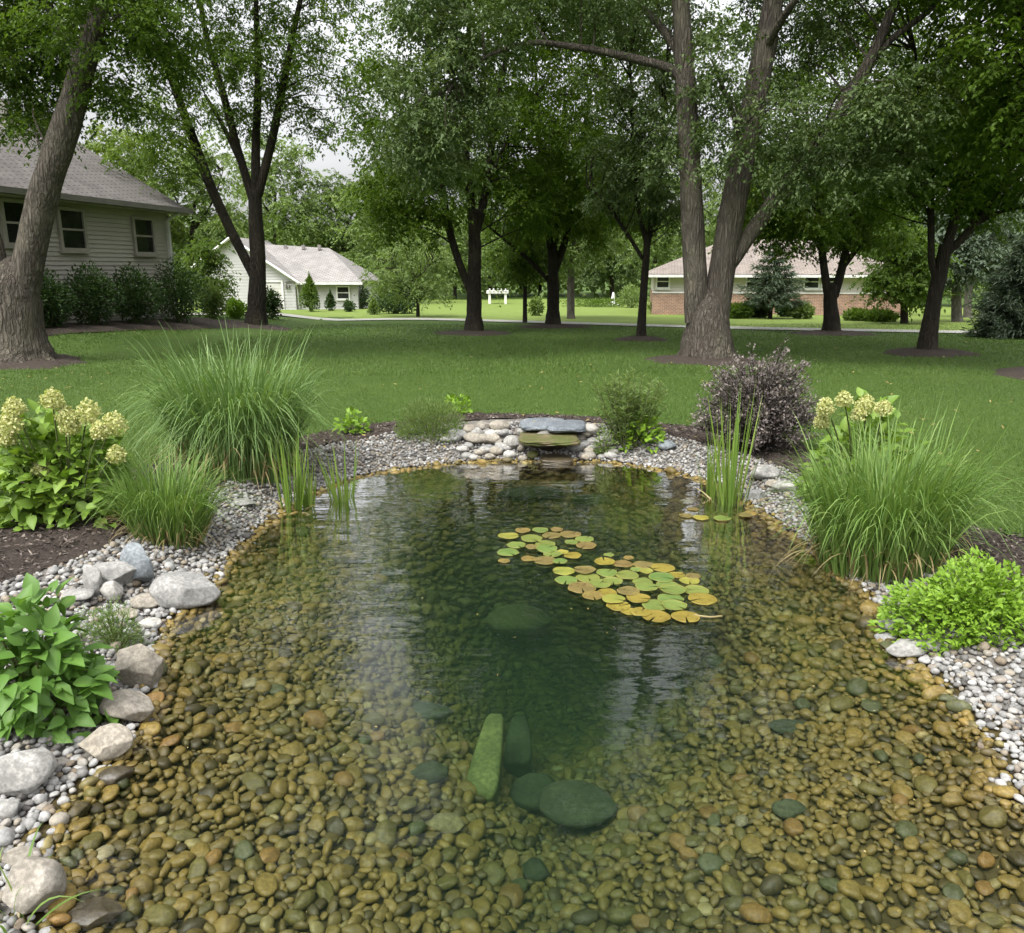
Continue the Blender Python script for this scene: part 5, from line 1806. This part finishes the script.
def reeds(label, P, n, rb, L, group='reed clumps in the pond edge', W=.019, lean=.22):
    root = empty('reed_clump', P, label, 'reeds', group)
    g = Geo()
    an = rng.uniform(0, 6.28, n)
    o = np.stack([np.cos(an), np.sin(an), 0 * an], 1)
    base = o * (np.sqrt(rng.random(n)) * rb)[:, None]
    base[:, 2] = -.02
    blades(g, base, o, rng.uniform(0, lean, n), L * rng.uniform(.45, 1.05, n), rng.uniform(0, .3, n) ** 2, W * rng.uniform(.6, 1.2, n), 7)
    g.build('blades', GR_REED, root)
    g = Geo()
    m = max(11, n // 4)
    an = rng.uniform(0, 6.28, m)
    o = np.stack([np.cos(an), np.sin(an), 0 * an], 1)
    blades(g, o * rb * .9, o, rng.uniform(.5, 1.0, m), L * rng.uniform(.15, .3, m), rng.uniform(.2, .6, m), np.full(m, W), 5)
    g.build('dry_blades', GR_DRY, root)
    return root


reeds('left reed clump, leftmost of the pair by the left gravel', G(293, 514), 30, .07, .76)
reeds('reed clump just right of the leftmost one, shorter', G(309, 515), 24, .06, .64)
reeds('reed clump standing apart in the water before the sky reflection', G(346, 514), 30, .08, .62, lean=.35)
reeds('tall reed clump at the right water edge', G(730, 511), 44, .11, 1.02)
reeds('narrow reed tuft left of the tall right clump', G(711, 508), 18, .05, .86)

# ------------------------------------------------------------------ leafy plants
def mound(name, label, base, wpx, hpx, leaf, n, L, W, cat='plant', kind='kite', up=.5, deep=.8, stems=14, group=None, wob=.12, shell=.33, dmul=1.0, curl=.25):
    P0 = G(*base)
    s = mpp(P0)
    Wm, Hm = wpx * s / 2, hpx * s
    P0 = P0 + [0, Wm * deep * .6, 0]
    P0[2] = h1(P0[0], P0[1])
    root = empty(name, P0, label, cat, group)
    v = unit(rng.normal(size=(n, 3)) + [0, 0, .35])
    v[:, 2] = np.abs(v[:, 2])
    rr = rng.random(n) ** shell * (1 + wob * np.sin(v[:, 0] * 6 + P0[0] * 3) + wob * .7 * np.sin(v[:, 1] * 8 + v[:, 2] * 5))
    p = v * rr[:, None] * [Wm, Wm * deep, Hm]
    p[:, 2] = np.maximum(p[:, 2], .015) + H(p[:, 0] + P0[0], p[:, 1] + P0[1]) - P0[2]
    g = Geo()
    d = v * [1, 1, .45] * dmul + rng.normal(0, .45, (n, 3)) + [0, 0, up]
    nr = v * .35 + rng.normal(0, .35, (n, 3)) + [0, -.15, .9]
    ll = L * rng.uniform(.6, 1.25, n)
    if kind == 'broad': broad(g, p, d, nr, ll, ll * W, curl=curl)
    else: kites(g, p, d, nr, ll, ll * W)
    g.build('foliage', leaf, root, smooth=(kind == 'broad'))
    gs_ = Geo()
    for k in rng.permutation(n)[:stems]:
        q = p[k] * [.25, .25, 0]
        gs_.tube(crom([q, (q + p[k]) / 2 + [0, 0, .1 * Hm], p[k]], 3), np.linspace(.006, .003, 7), 5)
    gs_.build('stems', STEM, root)
    return root, P0, p


def flower_heads(root, P0, spots, Yoff, size):
    for (x, y, sc_) in spots:
        q = at(x, y, P0[1] + Yoff + rng.uniform(-.08, .08)) - P0
        n = 480
        v = unit(rng.normal(size=(n, 3)))
        R_ = size * sc_
        p = v * (rng.random(n) ** .25)[:, None] * [R_, R_, R_ * 1.05]
        p[:, :2] *= (1 - .32 * np.clip(p[:, 2] / R_, -1, 1))[:, None]
        g = Geo()
        kites(g, p, rng.normal(size=(n, 3)) + v * .3, v + rng.normal(0, .3, (n, 3)), .017 * rng.uniform(.8, 1.3, n), .016, fold=.05, mid=.5, a=np.clip(rng.normal(.5, .25, n), 0, 1))
        o = g.build('flower_head', FLOWER, root, smooth=False)
        o.location = q
        g = Geo(); b = q * [.45, .45, .3]
        g.tube(crom([b, (b + q) / 2 + [0, 0, .04], q], 4), np.linspace(.007, .004, 9), 6)
        g.build('flower_stem', STEM, root)


r_, P0, _p = mound('hydrangea', 'hydrangea bush with cream cone flowers at the left', (50, 525), 140, 108, LF_HYD, 1150, .100, .62, 'hydrangea', 'broad', .1, .75, 20, wob=.10, shell=.3)
flower_heads(r_, P0, [(14, 407, .9), (52, 399, 1.0), (10, 422, 1.1), (6, 438, .85), (66, 415, .9), (88, 412, 1.15), (70, 426, .9), (114, 424, 1.15), (100, 430, .8), (116, 454, .8), (42, 468, .8), (-14, 415, 1)], -.22, .064)
r_, P0, _p = mound('hydrangea', 'hydrangea with cream flowers half hidden behind the right grass', (872, 500), 108, 93, LF_HYD, 500, .095, .62, 'hydrangea', 'broad', .15, .7, 14)
flower_heads(r_, P0, [(826, 407, 1), (844, 399, .9), (866, 404, 1.1), (884, 408, .9), (822, 421, .9), (858, 414, .8)], -.25, .058)

# purple ninebark
P0 = G(755, 449)
s = mpp(P0)
root = empty('ninebark_shrub', P0, 'rounded purple-leaved shrub with dusty pink tips by the twin trunk', 'shrub')
g = Geo(); gst = Geo()
nb = 290
for k in range(nb):
    an = rng.uniform(0, 6.28)
    el = math.acos(rng.uniform(-.05, .97))
    tip = np.array([math.sin(el) * math.cos(an) * 62 * s, math.sin(el) * math.sin(an) * 52 * s, 18 * s + math.cos(el) * 84 * s * rng.uniform(.82, 1.12)])
    tip *= rng.uniform(.8, 1.06)
    Q = crom([np.array([0, 0, 0]) + rng.normal(0, .04, 3) * [1, 1, 0], tip * [.45, .45, .62], tip], 5)
    gst.tube(Q, np.linspace(.008, .002, len(Q)), 4)
    n = 75
    u = rng.random(n) ** .55
    t_ = np.linspace(0, 1, len(Q))
    c = np.stack([np.interp(u, t_, Q[:, i]) for i in range(3)], 1) + rng.normal(0, .022, (n, 3))
    dd = unit(tip)[None] + rng.normal(0, .7, (n, 3))
    kites(g, c, dd, rng.normal(0, .6, (n, 3)) + [0, 0, .7], rng.uniform(.018, .038, n), rng.uniform(.012, .022, n), a=np.clip(u ** 3 * .75 + rng.normal(.1, .15, n), 0, 1))
g.build('foliage', LF_PURP, root, smooth=False)
gst.build('stems', BARK_D, root)

# broadleaf foreground plant
mound('broadleaf_plant', 'large-leaved green plant at the left edge of the near bank', (26, 728), 128, 118, LF_BROAD, 520, .088, .60, 'plant', 'broad', .0, .8, 20, shell=.35, curl=.35)
mound('feathery_plant', 'small feathery green plant among the left rocks', (110, 652), 62, 46, LF_FINE, 1500, .028, .14, 'plant', 'kite', .5, .7, 10)
# lime groundcover
mound('lime_groundcover', 'bright lime leafy groundcover on the right bank', (982, 640), 150, 62, LF_LIME, 5200, .031, .55, 'groundcover', 'broad', .4, .85, 16, shell=.3, wob=.16)
mound('feathery_mound', 'fine green mound plant left of the waterfall', (428, 442), 72, 36, LF_LIGHT, 3000, .055, .16, 'plant', 'kite', .9, .7, 10, wob=.06)
LP = 'small lime hostas round the pond end'
mound('hosta', 'little lime hosta behind the reeds on the left mulch', (351, 434), 32, 20, LF_LIME, 110, .062, .7, 'hosta', 'broad', .4, .8, 5, LP)
mound('hosta', 'little lime hosta at the lawn edge behind the feathery mound', (456, 415), 32, 19, LF_LIME, 110, .062, .7, 'hosta', 'broad', .4, .8, 5, LP)
mound('hosta', 'ruffled lime plant on the gravel right of the waterfall', (641, 452), 46, 32, LF_LIME, 240, .065, .7, 'hosta', 'broad', .5, .8, 6, LP)

# willow-leaved upright perennial
P0 = G(628, 445)
s = mpp(P0)
root = empty('upright_perennial', P0, 'upright willow-leaved perennial right of the waterfall', 'plant')
g = Geo(); gst = Geo()
for k in range(62):
    an = rng.uniform(0, 6.28); q = rng.uniform(0, 1) ** .6
    hgt = rng.uniform(.5, 1.0) * 84 * s * (1 - .2 * q)
    tip = np.array([math.cos(an) * q * 38 * s, math.sin(an) * q * 28 * s, hgt])
    b = tip * [.35, .35, 0]
    Q = crom([b, (b + tip) / 2 + [0, 0, .05], tip], 5)
    gst.tube(Q, np.linspace(.005, .002, len(Q)), 4)
    n = 32
    u = rng.uniform(.15, 1.0, n)
    t_ = np.linspace(0, 1, len(Q))
    c = np.stack([np.interp(u, t_, Q[:, i]) for i in range(3)], 1)
    a2 = rng.uniform(0, 6.28, n)
    kites(g, c, np.stack([np.cos(a2), np.sin(a2), rng.uniform(.3, 1.1, n)], 1), rng.normal(0, .3, (n, 3)) + [0, 0, 1], rng.uniform(.055, .10, n), .014)
g.build('foliage', LF_LIGHT, root, smooth=False); gst.build('stems', STEM, root)
# low variegated plant on the gravel
mound('creeping_plant', 'pale creeping plant on the gravel between waterfall and lime plant', (604, 458), 24, 30, LF_LIGHT, 300, .035, .5, 'plant', 'kite', .5, .6, 6)

# blades in the bottom-left corner
P = G(14, 930)
clump('sedge_tuft', 'few long green blades in the bottom left corner', P, 14, .05, .34, 1.0, .55, .009, GR_BRIGHT, 'sedge', dry=5)

# ------------------------------------------------------------------ lily pads
def m_pad(name, c0, c1, spot, thr):
    t = NT(name)
    v = t.coord((1, 1, 1), False)
    a = t.noise(v, 7, 4); b = t.noise(v, 55, 4, .6)
    col = t.ramp(a, [(.35, c0), (.65, c1)])
    oi = t.n('ObjectInfo').outputs['Random']
    col = t.mix(t.ramp(oi, [(0, (0, 0, 0)), (1, (.45, .45, .45))]), col, spot)
    col = t.mix(t.ramp(b, [(thr, (0, 0, 0)), (thr + .07, (.8, .8, .8))]), col, tuple(x * .55 for x in spot))
    col = t.mix(t.ramp(t.rnd(), [(.5, (0, 0, 0)), (1, (.5, .5, .5))]), col, (.28, .21, .045))
    return t.done(t.pbr(col, .38, .45, t.bump(a, .5, .01)))


PADM = {'green': m_pad('pad_green', (0.0808, 0.1377, 0.0323), (0.1235, 0.1805, 0.0437), (0.1805, 0.1615, 0.0333), .60),
        'yellow': m_pad('pad_yellow', (0.165, 0.137, 0.020), (0.227, 0.193, 0.031), (0.165, 0.104, 0.025), .57),
        'brown': m_pad('pad_brown', (0.1148, 0.0984, 0.0328), (0.1640, 0.1353, 0.0451), (0.1558, 0.0902, 0.0328), .55),
        'orange': m_pad('pad_orange', (0.144, 0.109, 0.032), (0.180, 0.142, 0.038), (0.137, 0.084, 0.027), .56),
        'yellow-green': m_pad('pad_yellowgreen', (.15, .175, .034), (.21, .22, .042), (.30, .21, .035), .58)}
K = {'g': 'green', 'y': 'yellow', 'b': 'brown', 'o': 'orange', 'l': 'yellow-green'}
far_p = [(113, 106, 78, 'l'), (168, 82, 56, 'o'), (203, 116, 80, 'g'), (238, 80, 60, 'g'), (302, 82, 46, 'b'), (282, 100, 70, 'b'), (355, 97, 80, 'b'), (412, 115, 70, 'g'), (418, 141, 75, 'b'), (360, 131, 50, 'g'),
         (143, 143, 70, 'g'), (205, 152, 50, 'b'), (257, 137, 75, 'g'), (262, 157, 80, 'g'), (110, 168, 80, 'g'), (190, 193, 55, 'o'), (285, 175, 70, 'g'), (325, 167, 45, 'l'), (365, 184, 65, 'y'), (255, 200, 85, 'b'), (315, 207, 55, 'g'), (95, 200, 45, 'o')]
near_p = [(490, 210, 76, 'y'), (562, 214, 75, 'b'), (330, 240, 84, 'l'), (412, 243, 80, 'b'), (500, 247, 80, 'g'), (615, 238, 45, 'g'), (645, 219, 80, 'b'), (720, 233, 88, 'y'), (425, 267, 90, 'g'), (340, 278, 85, 'g'), (580, 260, 85, 'g'),
          (655, 245, 50, 'l'), (715, 268, 95, 'g'), (775, 257, 60, 'y'), (838, 266, 56, 'b'), (825, 283, 75, 'l'), (523, 285, 75, 'g'), (470, 295, 85, 'g'), (640, 282, 75, 'g'), (400, 310, 104, 'b'), (740, 300, 90, 'g'), (655, 308, 85, 'g'),
          (585, 325, 85, 'b'), (760, 318, 100, 'g'), (850, 318, 96, 'g'), (500, 328, 75, 'y'), (445, 340, 80, 'o'), (622, 352, 88, 'y'), (750, 350, 98, 'g'), (875, 352, 106, 'y'), (525, 356, 86, 'l'), (545, 379, 90, 'y'), (690, 375, 100, 'g'), (765, 383, 92, 'g'),
          (585, 400, 60, 'y'), (632, 408, 76, 'y'), (692, 421, 108, 'y'), (810, 422, 106, 'y')]
lone = [(508, 176, 40, 'g'), (585, 192, 38, 'o')]
right_p = [(700 + i, 0, 0, '') for i in ()]


def pad(x, y, wpx, ck, label, group, zi):
    p = plane(x, y, .004)
    r0 = wpx * mpp(p) / 2 * 1.06
    n = 30
    notch = .10
    th = np.linspace(notch, 2 * math.pi - notch, n)
    k1, k2 = rng.uniform(0, 6.28, 2)
    V = [[0, 0, .001]]
    for q in (.5, .93, 1.0):
        rr = r0 * q * (1 + (.035 * np.sin(th * 3 + k1) + .02 * np.sin(th * 7 + k2)) * q)
        z = .0015 * np.sin(th * 4 + k1) * q + (.004 * max(0, math.sin(k2)) if q == 1.0 else 0)
        V += list(np.stack([rr * np.cos(th), rr * np.sin(th), z + 0 * th], 1))
    V = np.array(V)
    V2 = V - [0, 0, .0025]
    nv = len(V)
    T_, Q_ = [], []
    for j in range(n - 1):
        T_ += [[0, 1 + j, 2 + j], [nv, nv + 2 + j, nv + 1 + j]]
        for i in range(2):
            a = 1 + i * n + j
            Q_ += [[a, a + n, a + n + 1, a + 1], [nv + a, nv + a + 1, nv + a + n + 1, nv + a + n]]
        e = 1 + 2 * n + j
        Q_ += [[e, nv + e, nv + e + 1, e + 1]]
    ra = np.concatenate([[0.0], np.zeros(n), np.full(n, .55), np.ones(n)])
    g = Geo(); g.add(np.concatenate([V, V2]), [np.array(T_), np.array(Q_)], np.concatenate([ra, ra]))
    o = g.build('lily_pad', PADM[ck])
    o.location = (p[0], p[1], .006 + .0032 * zi)
    o.rotation_euler = (rng.normal(0, .012), rng.normal(0, .012), rng.uniform(0, 6.28))
    tag(o, label, 'lily pad', group)


ORD = ['first', 'second', 'third', 'fourth', 'fifth', 'sixth', 'seventh', 'eighth', 'ninth', 'tenth', 'eleventh', 'twelfth', 'thirteenth', 'fourteenth', 'fifteenth', 'sixteenth', 'seventeenth', 'eighteenth', 'nineteenth', 'twentieth']
for lst, nm in ((far_p, 'far smaller'), (near_p, 'near larger')):
    cnt = {}
    for i, (zx, zy, zw, c) in enumerate(sorted(lst)):
        k = cnt.setdefault(c, 0); cnt[c] += 1
        pad(480 + zx / 3.938, 510 + zy / 3.938, zw / 3.938, K[c], f'{K[c]} lily pad, {ORD[k]} of that colour from the left in the {nm} patch', 'floating lily pads', i % 4)
pad(480 + 508 / 3.938, 510 + 176 / 3.938, 10, 'green', 'small lone green lily pad in the gap between the two patches', 'floating lily pads', 0)
pad(480 + 585 / 3.938, 510 + 192 / 3.938, 9.6, 'orange', 'small lone orange lily pad just behind the larger patch', 'floating lily pads', 1)
for i, (x, y, wp, c, lab) in enumerate([(686, 516, 13, 'brown', 'brown pad left of the right reeds'), (701, 518, 15, 'yellow-green', 'yellowish pad under the narrow right reed tuft'), (722, 519, 16, 'green', 'green pad at the foot of the tall right reeds'),
                                        (745, 516, 13, 'brown', 'brown pad right under the tall right reeds'), (693, 509, 11, 'brown', 'brown pad behind the narrow right reed tuft')]):
    pad(x, y, wp, c, lab, 'pads at the right reeds', i % 4)
# thin stalk trailing from the patch
g = Geo()
q = crom([plane(694, 615, .008), plane(710, 617, .010), plane(722, 616, .008)], 6)
g.tube(q, np.full(len(q), .006), 6)
tag(g.build('lily_stalk', GR_DRY), 'thin pale stalk trailing on the water right of the pads', 'stalk')

# ------------------------------------------------------------------ fallen leaves and floating bits
LITTER = m_leaf('fallen_leaf', (.20, .15, .05), (.34, .27, .09), (.46, .40, .20), .1)
n = 420
fy = 5.5 * (24 / 5.5) ** rng.random(n)
fx = rng.uniform(-1, 1, n) * fy * .68
ok = sdist(fx, fy, shore) > .15
fx, fy = fx[ok], fy[ok]
n = len(fx)
g = Geo()
c = np.stack([fx, fy, H(fx, fy) + .035], 1)
broad(g, c, rng.normal(size=(n, 3)) * [1, 1, .15], rng.normal(size=(n, 3)) * .3 + [0, 0, 1], rng.uniform(.03, .06, n), rng.uniform(.015, .035, n), curl=-.1)
tag(g.build('fallen_leaves', LITTER, smooth=False), 'scattered small fallen leaves on the grass and mulch', 'fallen leaves', kind='stuff')
n = 260
fx, fy = rng.uniform(-2.6, 2.8, n), rng.uniform(1.8, 7.2, n)
ok = (sdist(fx, fy, shore) < -.1) & (sn(fx, fy, 1.7, 31) > -.15)
fx, fy = fx[ok], fy[ok]
n = len(fx)
g = Geo()
kites(g, np.stack([fx, fy, np.full(n, .004)], 1), rng.normal(size=(n, 3)) * [1, 1, .02], np.tile([0, 0, 1.0], (n, 1)), rng.uniform(.006, .022, n), rng.uniform(.004, .009, n), fold=.02)
tag(g.build('floating_specks', LITTER, smooth=False), 'tiny leaf specks floating on the pond', 'debris', kind='stuff')
